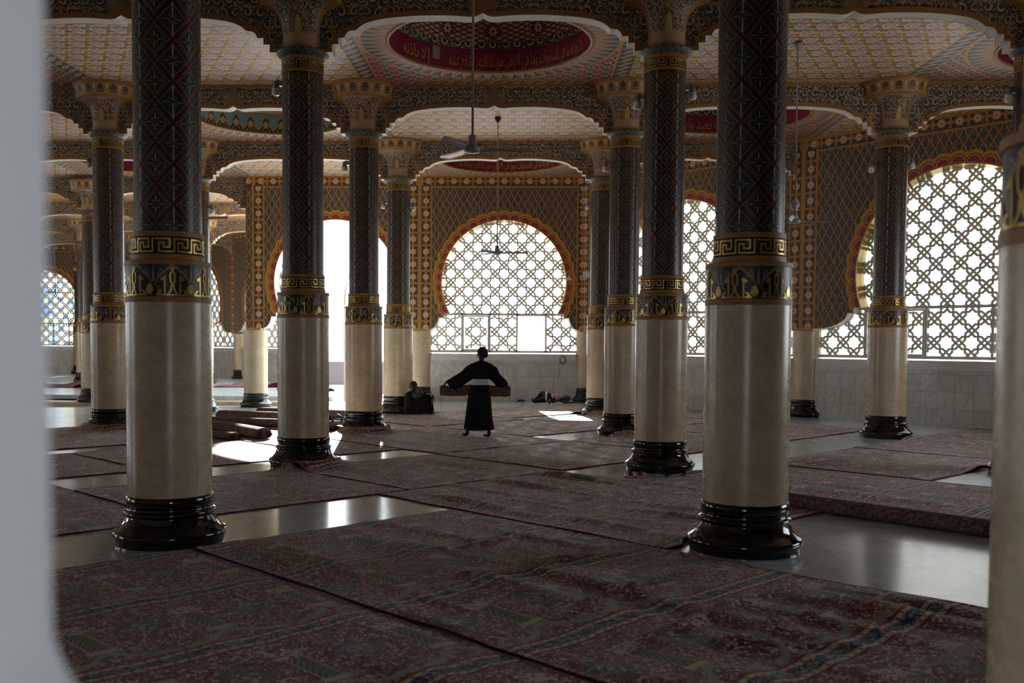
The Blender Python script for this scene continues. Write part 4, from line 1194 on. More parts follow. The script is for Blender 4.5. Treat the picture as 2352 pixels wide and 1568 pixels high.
carpet(2.070, 2.300, 3.170, 3.700, 'carpet strip by the cable coil column', .10, .012, 18)
carpet(2.620, 3.190, 3.075, 3.640, 'carpet in front of the seated person', .09, .014, 19)
carpet(3.200, 3.860, 3.175, 3.700, 'carpet along the window wall that the sleeper lies on', .09, .012, 20)
carpet(3.700, 4.100, 3.180, 3.560, 'carpet corner by the right pier of the round window', .10, .010, 21)
carpet(1.965, 2.560, .420, 1.500, 'carpet behind the long roll, right of the large right column', .08, .016, 22, folds=[(2.1, 1.3, .35, 0, .006, .03)])
carpet(2.570, 3.190, 1.012, 1.512, 'carpet in the right middle distance before the corner pier', .09, .014, 23)
carpet(3.200, 3.830, 1.010, 1.520, 'carpet in front of the window column on the right', .10, .014, 24)
carpet(3.838, 4.330, 1.010, 1.522, 'carpet beneath the big right lattice window', .10, .014, 25)
carpet(2.620, 3.400, .200, .745, 'carpet at the right edge beyond the bare marble', .10, .014, 26)
def flat_rug(x0, y0, w, d, rz, z, label, seed):
    mb = MB(); P = []; UV = []; c, s = math.cos(rz), math.sin(rz)
    for i in range(21):
        r = []; ur = []
        for j in range(11):
            u, v = w*(i/20-.5), d*(j/10-.5); r.append((x0+u*c-v*s, y0+u*s+v*c, z+.03+.42*max(0, noise.noise(Vector((u*1.1, v*1.2, seed)))-.08))); ur.append((u, v))
        P.append(r); UV.append(ur)
    mb.grid(P, UV); e = [P[i][0] for i in range(21)]+[P[20][j] for j in range(1, 11)]+[P[i][10] for i in range(19, -1, -1)]+[P[0][j] for j in range(9, -1, -1)]
    mb.grid([[q_, (q_[0], q_[1], z+.002)] for q_ in e], None, 1, False)
    return tag(mb.build('carpet', [m_rugback, m_rugedge]), label, 'carpet', 'red prayer carpets laid over the floor')
a = W(-1.95, 7.45); flat_rug(a.x, a.y, 4.4, 1.8, .05, 0, 'crumpled dark carpet on the raised platform behind the white pier', 3)
a = W(-3.45, 7.25); flat_rug(a.x, a.y, 5.2, 2.4, .0, 0, 'maroon carpet on the raised platform at the far left', 4)
a = W(-1.62, 7.0); flat_rug(a.x, a.y, 1.6, .8, .3, 0, 'small dark rug end on the platform beside the doorway column', 5)

# rolls ----------------------------------------------------------------------
def roll(p0, p1, r, label, flat=1.0, cat='rolled carpet', turns=3, seed=0, z=0, bend=0.0, tail=.0):
    t = empty('rolled_carpet', ((p0[0]+p1[0])/2, (p0[1]+p1[1])/2, z), label, cat, 'rolled up carpets')
    o = Vector(((p0[0]+p1[0])/2, (p0[1]+p1[1])/2, 0)); A = Vector((p0[0], p0[1], 0))-o; B = Vector((p1[0], p1[1], 0))-o
    d = (B-A).normalized(); n = Vector((-d.y, d.x, 0)); mb = MB(); segs = 24; nl = 18; P = []; UV = []
    for i in range(nl+1):
        s = i/nl; c = A.lerp(B, s)+n*bend*math.sin(PI*s); rr = r*(1+.06*noise.noise(Vector((s*5, seed, 0)))); row = []; ur = []
        for k in range(segs+1):
            a = 2*PI*k/segs; rad = rr*(1+.05*noise.noise(Vector((s*4, math.cos(a)*1.5, math.sin(a)*1.5+seed))))
            zz = max(.004, r*flat*(1+math.sin(a))*.98); row.append(c+n*rad*math.cos(a)*(1.0/flat**.5)+Vector((0, 0, zz))); ur.append((s*(B-A).length, a*r))
        P.append(row); UV.append(ur)
    mb.grid(P, UV); mb.build('roll_body', m_rugback, t)
    for e, sg in ((A, -1), (B, 1)):
        mb = MB(); q = []
        for k in range(turns*20+1):
            a = k/20*2*PI; rad = r*(.10+.86*k/(turns*20)); c = e+d*sg*.012
            q.append([c+n*rad*math.cos(a)*(1/flat**.5)+Vector((0, 0, r*flat+rad*flat*math.sin(a)*.98)), c+d*sg*.035+n*rad*math.cos(a)*(1/flat**.5)+Vector((0, 0, r*flat+rad*flat*math.sin(a)*.98))])
        mb.grid(q, None, 0, True)
        mb.face([e+d*sg*.010+n*r*.97*math.cos(2*PI*k/24)*(1/flat**.5)+Vector((0, 0, r*flat+r*.97*flat*math.sin(2*PI*k/24)*.98)) for k in range(24)], m=1)
        mb.build('spiral_end', [m_rugedge, m_rugback], t)
    return t
def Wf(x, y): p = W(x, y); return (p.x, p.y)
roll(Wf(*UVW(1.925, 1.06)), Wf(*UVW(1.905, .30)), .10, 'long grey backed carpet roll right of the large right column', .85, bend=-.05)
roll(Wf(-1.36, 3.86), Wf(-.925, 3.44), .15, 'nearest rolled carpet left of the column, spiral end toward it', .75, turns=4, seed=1, bend=.12)
roll(Wf(-1.45, 3.70), Wf(-1.02, 3.42), .12, 'flattened carpet roll lying in front of the nearest spiral roll', .6, seed=2, bend=-.06)
roll(Wf(-1.37, 4.02), Wf(-.70, 3.84), .13, 'middle rolled carpet running behind the column with the bunched rug', .75, seed=3)
roll(Wf(-1.35, 4.30), Wf(-.84, 4.16), .14, 'upper rolled carpet with a curled left end', .8, seed=4, turns=2)
roll(Wf(-1.24, 4.56), Wf(-.78, 4.40), .13, 'farthest rolled carpet of the pile by the doorway', .8, seed=5)
roll(Wf(-3.9, 6.62), Wf(-3.42, 6.60), .13, 'small rolled carpet on the platform edge at the far left', .9, seed=6)

# ------------------------------------------------------------------ lamps on the columns
def make_lamp():
    t = empty('wall_lamp')
    mb = MB(); mb.box((-.03, -.03, -.04), (.05, .03, .04)); mb.tube([(.04, 0, 0), (.07, 0, .04), (.10, 0, .02)], .018, 8); mb.build('bracket', m_fan, t)
    mb = MB(); mb.lathe([(.001, .02), (.034, .02), (.042, -.02), (.05, -.07)], 16, c=(.10, 0, 0)); mb.build('socket', m_fan, t)
    mb = MB(); mb.lathe([(.05, -.07), (.056, -.075), (.060, -.13), (.056, -.155), (.04, -.17), (.001, -.178)], 20, c=(.10, 0, 0)); mb.build('glass_bulb', m_bulb, t)
    return t
lp = make_lamp(); first = True
for (i, j), (zl, zr) in {(0,1): (.715, None), (1,1): (.675, .700), (0,2): (.685, None), (1,2): (.685, None), (2,2): (.680, .695), (0,3): (.685, .675), (1,3): (.680, None), (-1,2): (.700, None), (2,1): (.69, None), (-1,3): (.66, .66), (-3,6): (.60, .60)}.items():
    for z, sg in ((zl, -1), (zr, 1)):
        if z is None: continue
        c = lp if first else copy_tree(lp); first = False
        c.location = W(cx(i), cy(j), z)+Vector((sg*L(.0565)*.99, 0, 0)); c.rotation_euler.z = 0 if sg > 0 else PI
        side = 'left' if sg < 0 else 'right'
        nm = {(0,1): 'of the bunched rug column', (1,1): 'of the slipper column', (0,2): 'of the cable coil column', (1,2): 'of the column hidden behind the slipper column', (2,2): 'of the column before the right window', (0,3): 'of the column the sitter leans on', (1,3): 'of the slim column right of the round window', (-1,2): 'of the shaded left column', (2,1): 'of the far right column', (-1,3): 'of the column hidden behind the large left one', (-3,6): 'of the far wing column'}[(i, j)]
        tag(c, f'small frosted lamp on the {side} side {nm}', 'lamp', 'small lamps fixed high on the columns')

# ------------------------------------------------------------------ ceiling fans
def make_fan(hub_z, rot, cone=False):
    t = empty('ceiling_fan')
    mb = MB(); mb.lathe([(.001, Z(CEIL)), (.07, Z(CEIL)), (.075, Z(CEIL)-.05), (.03, Z(CEIL)-.11), (.018, Z(CEIL)-.12)], 16); mb.build('canopy', m_dark if not cone else m_fan, t)
    zt = Z(hub_z)
    mb = MB(); mb.tube([(0, 0, Z(CEIL)-.1), (.005, .0, zt+.10)], .014, 8); mb.build('rod', mat('rod_paint', color=sr(156, 140, 122), rough=.5), t)
    mb = MB()
    if cone: mb.lathe([(.02, zt+.28), (.085, zt+.275), (.075, zt+.22), (.04, zt+.15), (.04, zt+.13)], 20)
    mb.lathe([(.014, zt+.13), (.044, zt+.12), (.05, zt+.03), (.052, zt)], 20); mb.build('motor_neck', m_fan, t)
    mb = MB(); mb.lathe([(.06, zt), (.096, zt-.012), (.102, zt-.04), (.095, zt-.062), (.07, zt-.075), (.001, zt-.083)], 28); mb.build('hub', m_fan, t)
    for k in range(3):
        a = rot+k*2*PI/3; mb = MB(); mt = Matrix.Rotation(a, 4, 'Z'); P = []
        for s in range(11):
            x = .08+.62*s/10; w = (.022+.018*min(1, s/3))*(1 if s < 9 else (.85 if s == 9 else .45)); P.append([mt@Vector((x, -w, zt-.035-.020)), mt@Vector((x, 0, zt-.026)), mt@Vector((x, w, zt-.035+.022))])
        mb.grid(P, None); P2_ = [[p-Vector((0, 0, .005)) for p in r] for r in P]; mb.grid(P2_, None, 0, True, True)
        mb.build('blade', m_fanp, t)
    return t
for (i, j, hz, rot, cone, lab) in [(.5, .5, .438, math.radians(6), False, 'large grey ceiling fan hanging in the upper middle, nearest'), (.5, 2.5, .398, math.radians(2), False, 'ceiling fan silhouetted against the round lattice window'),
        (1.5, 1.5, .408, math.radians(10), True, 'ceiling fan with a cone shade right of the large right column'), (-.5, 1.5, .415, math.radians(-8), False, 'ceiling fan mostly hidden behind the large left column, one blade tip showing'),
        (-3.5, 6.5, .42, .3, False, 'distant ceiling fan against the coloured glass window')]:
    t = make_fan(hz, rot, cone); t.location = W(X0+i, Y0+j*LY); t.location.z = 0; tag(t, lab, 'ceiling fan', 'ceiling fans on long rods')

# ------------------------------------------------------------------ small things
def slipper(loc, rz, m, label, cat='slipper', tilt=0):
    t = empty('slipper', loc, label, cat, 'footwear left on the floor'); t.rotation_euler = (0, tilt, rz)
    mb = MB(); P = []
    for k in range(25):
        a = 2*PI*k/24; x = .135*math.cos(a); w = .045+.012*math.cos(a); P.append([(x, w*math.sin(a), 0), (x*.99, w*math.sin(a)*.98, .018)])
    mb.grid(P, None); mb.face([p[1] for p in P[:-1]]); mb.face([p[0] for p in P[:-1]][::-1]); mb.build('sole', m, t)
    mb = MB(); P = []
    for i in range(8):
        x = .11-.115*i/7; r = []
        for k in range(11):
            a = PI*k/10; h = .03+.035*i/7; w = .048-.012*(1-i/7); r.append((x, w*math.cos(a), .014+h*math.sin(a)))
        P.append(r)
    mb.grid(P, None); mb.build('upper', m, t)
p = W(.285, 2.56); slipper((p.x, p.y, .008), math.radians(40), m_slip, 'pink rubber slipper, the left one of the pair by the column base')
slipper((p.x+.14, p.y+.05, .008), math.radians(55), m_slip, 'pink rubber slipper, the right one of the pair, partly behind the other')
p = W(.385, 2.585); slipper((p.x, p.y, .008), math.radians(75), m_dark, 'black slipper behind the pink pair against the column base')
slipper((p.x+.20, p.y+.02, .008), math.radians(95), m_dark, 'black slipper farthest right at the slipper column base')
p = W(-.03, 5.70); slipper((p.x, p.y, .03), .2, m_dark, 'dark shoe lying by the window wall left of the sleeper'); slipper((p.x+.11, p.y+.06, .03), .5, m_dark, 'dark shoe beside the other one by the wall, left of the sleeper')
# cable coil
mb = MB(); q = W(-.735, 3.86); pts = []
for k in range(120):
    a = k/120*2*PI*6; r = .11+.02*math.sin(k*.7); pts.append((q.x+r*math.cos(a)*.9, q.y-.02+.03*math.sin(k*.3)-.12+.06*math.sin(a), .18+r*math.sin(a)*1.1))
mb.tube(pts, .008, 6); mb.tube([(q.x+.05, q.y-.1, .06), (q.x+.12, q.y-.16, .02), (q.x+.3, q.y-.3, .012)], .008, 6)
tag(mb.build('cable_coil', m_cable), 'loose coil of cable leaning on a black column base left of centre', 'cable')
mb = MB(); q = W(.225, 5.765, -.06); pts = [(q.x, q.y, q.z+.25), (q.x-.02, q.y-.02, q.z-.02)]
for k in range(40): a = k/40*2*PI*3; pts.append((q.x+.02+.10*math.cos(a)+.05*k/40, q.y-.05, q.z-.18-.12*math.sin(a)-.1*k/40))
pts += [(q.x-.1, q.y-.05, q.z-.35), (q.x-.05, q.y-.05, q.z-.6), (q.x-.12, q.y-.05, q.z-.85)]
mb.tube(pts, .007, 5); tag(mb.build('wire', m_cable), 'tangled wire hanging from the sill at the right of the round window', 'wire')
mb = MB(); q = W(.345, 5.74, .38); mb.box((q.x, q.y-.26, q.z), (q.x+.20, q.y-.10, q.z+.17)); tag(mb.build('speaker', m_frame), 'small white speaker box mounted on the wall right of the round window', 'speaker')
mb = MB(); q = W(.258, 5.73, .365); mb.box((q.x-.04, q.y-.09, q.z), (q.x+.08, q.y+.05, q.z+.07)); mb.tube([(q.x+.02, q.y+.05, q.z+.06), (q.x+.03, q.y, q.z+.14)], .02, 6)
tag(mb.build('security_camera', m_frame), 'small white camera on the wall just right of the window arch', 'camera')
a = W(-1.42, 6.78); mb = MB()
for k in range(7): mb.tube([(a.x-.3+.1*k, a.y+.05*math.sin(k), .03), (a.x-.25+.1*k, a.y+.1, .12+.05*math.sin(k*2)), (a.x-.1+.1*k, a.y, .04)], .05, 6)
tag(mb.build('cloth_bundle', m_robe), 'dark cloth bundle lying on the platform beside the doorway', 'cloth')

# ------------------------------------------------------------------ people
def skin(name, verts, edges, radii, m, parent, root=0, sub=2, smooth=True):
    me = bpy.data.meshes.new(name); me.from_pydata([Vector(v) for v in verts], edges, []); me.update()
    o = bpy.data.objects.new(name, me); col.objects.link(o)
    md = o.modifiers.new('skin', 'SKIN'); md.use_smooth_shade = True; md.branch_smoothing = .6
    for i, r in enumerate(radii):
        s = me.skin_vertices[0].data[i]; s.radius = (r, r) if not isinstance(r, tuple) else r; s.use_root = (i == root)
    o.modifiers.new('sub', 'SUBSURF').levels = sub; o.modifiers['sub'].render_levels = sub
    dg = bpy.context.evaluated_depsgraph_get(); me2 = bpy.data.meshes.new_from_object(o.evaluated_get(dg)); bpy.data.objects.remove(o)
    me2.materials.clear(); me2.materials.append(m)
    for p_ in me2.polygons: p_.use_smooth = True
    o = bpy.data.objects.new(name, me2); col.objects.link(o)
    if parent: o.parent = parent
    return o
class Sk:
    def __init__(s): s.v = []; s.e = []; s.r = []
    def chain(s, pts, start=None):
        prev = start; ids = []
        for (p_, r) in pts:
            s.v.append(p_); s.r.append(r); k = len(s.v)-1
            if prev is not None: s.e.append((prev, k))
            prev = k; ids.append(k)
        return ids
def head_mesh(name, c, face_dir, h, m, parent, up=Vector((0, 0, 1))):
    # face_dir: unit direction the nose points at ; h: head height ; returns mesh welded into the body by join
    f = Vector(face_dir).normalized(); u = (up-f*up.dot(f)).normalized(); s = f.cross(u)
    mb = MB(); P = []; n1, n2 = 22, 28
    for i in range(n1+1):
        th = PI*i/n1; row = []
        for k in range(n2+1):
            a = 2*PI*k/n2; z = math.cos(th); rr = math.sin(th); x = rr*math.cos(a); y = rr*math.sin(a)  # x forward
            fw = x*.40*h*(1.0 if z > -.2 else 1-.25*(-z-.2)); sd = y*.325*h*(1 if z > 0 else 1+z*.28); zz = z*.5*h
            if x > 0:
                nz = math.exp(-((z+.12)/.16)**2)*math.exp(-(y/.13)**2)*max(0, x); fw += nz*.11*h
                fw -= math.exp(-((z-.08)/.09)**2)*math.exp(-((abs(y)-.34)/.15)**2)*.045*h
                fw += math.exp(-((z+.46)/.07)**2)*math.exp(-(y/.28)**2)*.05*h
                fw -= math.exp(-((z+.60)/.05)**2)*math.exp(-(y/.3)**2)*.02*h
                fw += math.exp(-((z+.78)/.14)**2)*math.exp(-(y/.3)**2)*.05*h
                fw += math.exp(-((z-.2)/.07)**2)*math.exp(-(y/.5)**2)*.015*h
            else: fw *= 1.12 if z > -.1 else 1.12-.5*(-z-.1)
            row.append(Vector(c)+f*fw+s*sd+u*zz)
        P.append(row)
    mb.grid(P, None)
    for sg in (-1, 1):   # ears
        e = []; 
        for i in range(7):
            th = PI*i/6; row = []
            for k in range(9):
                a = 2*PI*k/8; row.append(Vector(c)+s*sg*(.325*h+.03*h*math.sin(th)*(1+.0*math.cos(a)))+u*(.13*h*math.cos(th)*1.0-.03*h)+f*(-.02*h+.075*h*math.sin(th)*math.cos(a))+s*sg*(.035*h*math.sin(th)*math.sin(a)))
            e.append(row)
        mb.grid(e, None)
    return mb.build(name, m, parent)
def hair_cap(c, face_dir, h, parent, up=Vector((0, 0, 1))):
    f = Vector(face_dir).normalized(); u = (up-f*up.dot(f)).normalized(); s = f.cross(u); mb = MB(); P = []
    for i in range(15):
        row = []
        for k in range(33):
            a = 2*PI*k/32; lim = .50*PI+.22*PI*(.5-.5*math.cos(a)); th = lim*i/14*(1 if math.cos(a) < .2 else .80)
            z = math.cos(th); rr = math.sin(th); x = rr*math.cos(a); y = rr*math.sin(a)
            fw = x*.42*h*(1 if x > 0 else 1.14); row.append(Vector(c)+f*fw+s*(y*.345*h)+u*(z*.525*h))
        P.append(row)
    mb.grid(P, None); return mb.build('hair', m_hair, parent)
def hand(sk, wrist, d, palm_n, L_, start, curl=.5, thumb=1):
    # palm plus five finger chains in the same skeleton
    d = Vector(d).normalized(); n = Vector(palm_n).normalized(); s = d.cross(n)
    w = Vector(wrist); pc = w+d*L_*.28; ids = sk.chain([(pc, (.030, .018))], start); pid = ids[0]
    for k, (o, ln) in enumerate(((-.032, .78), (-.011, .92), (.011, .88), (.031, .70))):
        b = w+d*L_*.50+s*o; c1 = curl*(.6+.1*k)
        p1 = b+(d*math.cos(c1)-n*math.sin(c1))*L_*.20*ln; p2 = p1+(d*math.cos(c1*2)-n*math.sin(c1*2))*L_*.16*ln; p3 = p2+(d*math.cos(c1*2.8)-n*math.sin(c1*2.8))*L_*.12*ln
        sk.chain([(b, .0105), (p1, .009), (p2, .0082), (p3, .0072)], pid)
    tb = w+d*L_*.18+s*thumb*-.036; t1 = tb+(d*.7-s*thumb*.55-n*.3)*L_*.20; t2 = t1+(d*.85-s*thumb*.2-n*.5)*L_*.17
    sk.chain([(tb, .012), (t1, .0105), (t2, .009)], pid)
def loft(name, rings, m, parent, cap=(False, False), nseg=None, thick=0):
    # rings: list of list of points
    mb = MB(); R = [list(r)+[r[0]] for r in rings]
    UV = [[(k/ (len(r)-1)*1.5, i*.1) for k in range(len(r))] for i, r in enumerate(R)]
    mb.grid(R, UV)
    if cap[0]: mb.face(rings[0][::-1])
    if cap[1]: mb.face(rings[-1])
    return mb.build(name, m, parent)
def ell(c, rx, ry, n=32, ax=Vector((1, 0, 0)), ay=Vector((0, 1, 0)), wob=0, seed=0, f=9, ph=0):
    out = []
    for k in range(n):
        a = 2*PI*k/n; w = 1+wob*(math.sin(a*f+seed)*.6+math.sin(a*(f*.6)+seed*2.1+1)*.4)
        out.append(Vector(c)+ax*rx*w*math.cos(a)+ay*ry*w*math.sin(a))
    return out
# ---- walking man seen from behind, holding a rolled carpet
k_ = 3.65*S/2241.6*1.0
mo = W(-.156, 3.60); man = empty('person', (mo.x, mo.y, .02), 'person in black robe and white sash walking away, holding a rolled carpet across the body', 'person')
def px(x, y, d=0): return Vector(((x-1105)*k_, d, (1003.0-y)*k_))
sk = Sk()
sk.chain([(px(1103, 885, .0), (.13, .10)), (px(1104, 872, .0), (.125, .095)), (px(1105, 856, -.01), (.14, .10)), (px(1106, 845, -.01), (.11, .075)), (px(1106, 836, .0), (.062, .058)), (px(1106.5, 829, .01), (.052, .054)), (px(1107, 822, .02), (.05, .06))])
A = sk.chain([(px(1092, 847, 0), .050), (px(1083, 853, 0), .045), (px(1056, 866, .03), .040), (px(1038, 875, .10), .036), (px(1024, 882, .17), .026)], 3)
hand(sk, px(1024, 882, .17), px(1017.5, 890, .24)-px(1024, 882, .17), (-.55, -.5, .6), .18, A[-1], .5, 1)
A = sk.chain([(px(1120, 847, 0), .050), (px(1129, 853, 0), .045), (px(1143, 866, .04), .040), (px(1153, 876, .11), .036), (px(1163, 885, .17), .026)], 3)
hand(sk, px(1163, 885, .17), px(1169, 892, .25)-px(1163, 885, .17), (.6, -.5, .5), .18, A[-1], .5, -1)
# legs: left foot trailing with raised heel, right foot planted
A = sk.chain([(px(1093, 903, 0), .085), (px(1083, 940, .06), .062), (px(1079, 962, -.05), .055), (px(1077, 985, -.14), .036), (px(1076, 995, -.17), .040), (px(1070, 998.5, -.12), .034), (px(1064, 996.5, -.04), (.026, .022))], 0)
A = sk.chain([(px(1114, 903, 0), .085), (px(1120, 940, .03), .064), (px(1122, 962, .02), .056), (px(1124, 988, .0), .036), (px(1125, 999.5, .0), .040), (px(1119, 1001, .06), .033), (px(1111, 1001.8, .14), (.026, .020))], 0)
body = skin('body', sk.v, sk.e, sk.r, m_skin, man)
hd = head_mesh('head', px(1107.5, 815.5, .03), (-.93, .36, -.02), .245, m_skin, man)
hair_cap(px(1107.7, 815.0, .03), (-.93, .36, -.02), .248, man)
# tunic
X_, Y_ = Vector((1, 0, 0)), Vector((0, 1, 0))
rings = []
for (cx_, y, rx, ry) in [(1106.3, 831.5, .062, .060), (1106.3, 833, .090, .074), (1106.2, 835.5, .150, .090), (1106, 839, .192, .102), (1105.5, 846, .205, .114), (1105, 856, .196, .122), (1104.5, 866, .176, .124), (1104, 871, .168, .122), (1103.8, 873.6, .150, .108)]:
    rings.append(ell(px(cx_, y, 0), rx, ry, 36, wob=.018 if y > 840 else 0, seed=1, f=11))
loft('tunic', rings, m_robe, man)
def sleeve(pts, name):
    # pts: (centre px x,y,d, up radius, width dir radius, drop)
    rings = []
    for i, (x, y, d, ru, rd, rw) in enumerate(pts):
        c = px(x, y, d); nx_ = px(*pts[min(i+1, len(pts)-1)][:3]) if i < len(pts)-1 else c+(c-px(*pts[i-1][:3])); t = (nx_-c).normalized()
        up = Vector((0, 0, 1)); up = (up-t*up.dot(t)).normalized(); sd = t.cross(up); r = []
        for k in range(24):
            a = 2*PI*k/24; ca, sa = math.cos(a), math.sin(a); r.append(c+up*(ru*sa if sa > 0 else rd*sa)+sd*rw*ca*(1+.06*math.sin(3*a+i)))
        rings.append(r)
    loft(name, rings, m_robe, man)
sleeve([(1100, 846, 0, .08, .14, .09), (1090, 848, 0, .105, .19, .09), (1078, 855, .01, .105, .17, .08), (1064, 864, .03, .070, .17, .070), (1050, 871, .06, .060, .20, .065), (1038, 878, .10, .055, .17, .060), (1030, 881, .13, .045, .085, .050)], 'sleeve')
sleeve([(1112, 846, 0, .08, .14, .09), (1121, 848, 0, .105, .19, .09), (1133, 854.5, .01, .100, .17, .08), (1142, 865, .03, .060, .15, .070), (1150, 873, .07, .055, .165, .065), (1157, 879, .11, .050, .15, .060), (1161, 884, .15, .040, .07, .050)], 'sleeve')
# sash with wound folds
rings = []
for k in range(13):
    y = 872.6+14.8*k/12; r = .160+.008*math.sin(k*2.1)+.004*k/12; rings.append(ell(px(1103.5, y, 0), r, r*.74, 36, wob=.008, seed=k*.2, f=7))
loft('sash', rings, m_sash, man)
# skirt
rings = []
for (cx_, y, rx, ry, wb, d) in [(1103.5, 886, .166, .125, .01, 0), (1103.5, 893, .186, .140, .015, 0), (1102.5, 905, .208, .152, .025, 0), (1101.5, 920, .226, .160, .035, -.0), (1101, 940, .242, .172, .045, -.01), (1100.5, 958, .256, .186, .05, -.02), (1101, 972, .272, .200, .055, -.03), (1101.2, 980, .286, .212, .06, -.04), (1101.5, 985.5, .282, .214, .06, -.045), (1101.8, 987.5, .262, .205, .05, -.045)]:
    rings.append(ell(px(cx_, y, d), rx, ry, 64, wob=wb, seed=2+y*.004, f=8))
loft('skirt', rings, m_robe, man)
# carried carpet roll
rc = empty('carried_carpet', (mo.x, mo.y, 0), 'thin carpet roll held out at waist height by the walking man', 'carpet')
mb = MB(); P = []; UV = []
for i in range(33):
    s = i/32; x = 1013+(1169-1013)*s; c = px(x, 902.5-3*math.sin(PI*s)*0+ (1.2*math.sin(s*9)), .235+.04*math.sin(PI*s)); row = []; ur = []
    for k in range(25):
        a = 2*PI*k/24; rz = .105*(1-.22*math.exp(-((s-.13)/.07)**2) if math.sin(a) > 0 else 1); row.append(c+Vector((0, .05*math.cos(a), rz*math.sin(a)+.02))); ur.append((s*1.3, a*.1))
    P.append(row); UV.append(ur)
mb.grid(P, UV); ro = mb.build('roll_body', m_rugback, rc)
for sg, s in ((-1, 0), (1, 32)):
    mb = MB(); c = sum((Vector(p_) for p_ in P[s][:-1]), Vector())/24; q = []
    for k in range(61):
        a = k/20*2*PI; r = .12+.86*k/60; q.append([c+Vector((sg*.002, .05*r*math.cos(a), .105*r*math.sin(a))), c+Vector((sg*.03, .05*r*math.cos(a), .105*r*math.sin(a)))])
    mb.grid(q, None); mb.face([Vector(p_) for p_ in P[s][:-1]], m=1); mb.build('spiral_end', [m_rugback, m_rugback], rc)
mb = MB(); a = px(1013, 912, .23); mb.tube([a, a+Vector((-.01, 0, -.12)), a+Vector((.02, 0, -.2)), a+Vector((-.02, 0, -.28))], .003, 4); mb.build('fringe_thread', m_cable, rc)
rc.location.z = .02

# ---- seated person leaning on the column
so = W(-.494, 4.705); k2 = 4.705*S/2241.6
sp = empty('person', (so.x, so.y, .02), 'person in dark robe sitting on the floor, back against a column, knees drawn up', 'person')
def p2(x, y, d=0): return Vector(((x-968)*k2, d, (951.0-y)*k2))
sk = Sk()
sk.chain([(p2(948, 938), (.15, .14)), (p2(946, 927), (.14, .12)), (p2(944.5, 914), (.155, .12)), (p2(946, 904), (.13, .10)), (p2(948, 900), .06), (p2(949.5, 896), .052), (p2(951, 891), .06)])
A = sk.chain([(p2(952, 906, -.17), .055), (p2(962, 915, -.20), .045), (p2(974, 904, -.19), .040), (p2(966, 894, -.14), .03), (p2(962, 893, -.1), .025)], 3)
hand(sk, p2(962, 893, -.1), (-.8, .3, .15), (0, -1, .2), .17, A[-1], .9)
A = sk.chain([(p2(950, 906, .17), .055), (p2(962, 916, .22), .045), (p2(978, 908, .20), .038), (p2(984, 905, .18), .028)], 3)
hand(sk, p2(984, 905, .18), (.9, -.2, -.3), (0, 0, 1), .17, A[-1], .5)
for dd in (-.13, .12):
    sk.chain([(p2(956, 940, dd), .095), (p2(975, 921, dd), .080), (p2(990, 906+dd*10, dd), .062), (p2(990, 925, dd), .052), (p2(988, 942, dd), .036), (p2(988, 947.5, dd), .038), (p2(995, 948.5, dd), .032), (p2(1000, 949, dd), (.03, .02))], 0)
skin('body', sk.v, sk.e, sk.r, m_skin, sp)
head_mesh('head', p2(951, 887.2), (.93, -.25, -.15), .235, m_skin, sp); hair_cap(p2(950.8, 886.8), (.93, -.25, -.15), .238, sp)
rings = []
for (x, y, rx, ry) in [(948.5, 899, .07, .08), (947.5, 902, .13, .15), (946.5, 906, .165, .215), (946, 914, .18, .22), (946.5, 924, .19, .21), (948, 934, .22, .22), (951, 943, .26, .25), (952, 949.5, .28, .26)]:
    rings.append(ell(p2(x, y), rx, ry, 32, wob=.02, seed=y*.1, f=7))
loft('robe', rings, m_robe, sp)
# cloth over thighs and knees
mb = MB(); P = []
for i in range(15):
    s = i/14; x = 950+44*s; top = 914-9*math.sin(s*PI*.62) if s < .8 else 905+ (s-.8)*32; row = []
    for k in range(17):
        t = k/16; d = -.30+.60*t; dr = abs(t-.5)*2; yb = 950-(.0); y = top+(yb-top)*max(0, (dr-.62)/.38)**.8*.98; y += 1.2*math.sin(k*1.7+i*.5)
        row.append(p2(x+ (2 if dr > .8 else 0), min(y, 950), d*(1 if dr < .9 else 1.04)))
    P.append(row)
mb.grid(P, None)
row = []; Q = []
for i in range(8):
    s = i/7; y = 911+31*s; Q.append([p2(996-7*s+1.0*math.sin(k), y, (-.30+.60*k/10)*(1-.25*s)) for k in range(11)])
mb.grid(Q, None)
mb.build('robe_skirt', m_robe, sp)

# ---- sleeping person lying along the wall
lo = W(.165, 5.56); k3 = 5.56*S/2241.6
lp_ = empty('person', (lo.x, lo.y, .03), 'person in pink checked shirt and dark trousers asleep on one side by the wall', 'person')
def p3(x, y, d=0): return Vector(((x-1262)*k3, d, (930.0-y)*k3))
sk = Sk()
sk.chain([(p3(1258, 920), (.13, .15)), (p3(1266, 919), (.12, .14)), (p3(1276, 915), (.13, .15)), (p3(1283, 917), (.11, .13)), (p3(1286, 920), .055), (p3(1289, 920), .055), (p3(1292, 919), .06)])
sk.chain([(p3(1282, 922, -.1), .05), (p3(1290, 926, -.22), .042), (p3(1302, 926, -.25), .036), (p3(1309, 926, -.22), .028)], 3)
hand(sk, p3(1309, 926, -.22), (1, .1, -.05), (0, 0, 1), .17, len(sk.v)-1, .3)
A = sk.chain([(p3(1280, 911, .05), .05), (p3(1270, 914, -.16), .042), (p3(1264, 921, -.2), .034), (p3(1262, 925, -.2), .026)], 3)
hand(sk, p3(1262, 925, -.2), (-.6, -.2, -.2), (0, 1, 0), .17, A[-1], .6)
skin('body', sk.v, sk.e, sk.r, m_skin, lp_)
sk = Sk()
sk.chain([(p3(1260, 919), (.15, .16)), (p3(1254, 916), (.13, .15))])
sk.chain([(p3(1246, 909, .12), .105), (p3(1240, 908, .3), .085), (p3(1232, 918, .28), .065), (p3(1222, 925, .26), .05)], 1)
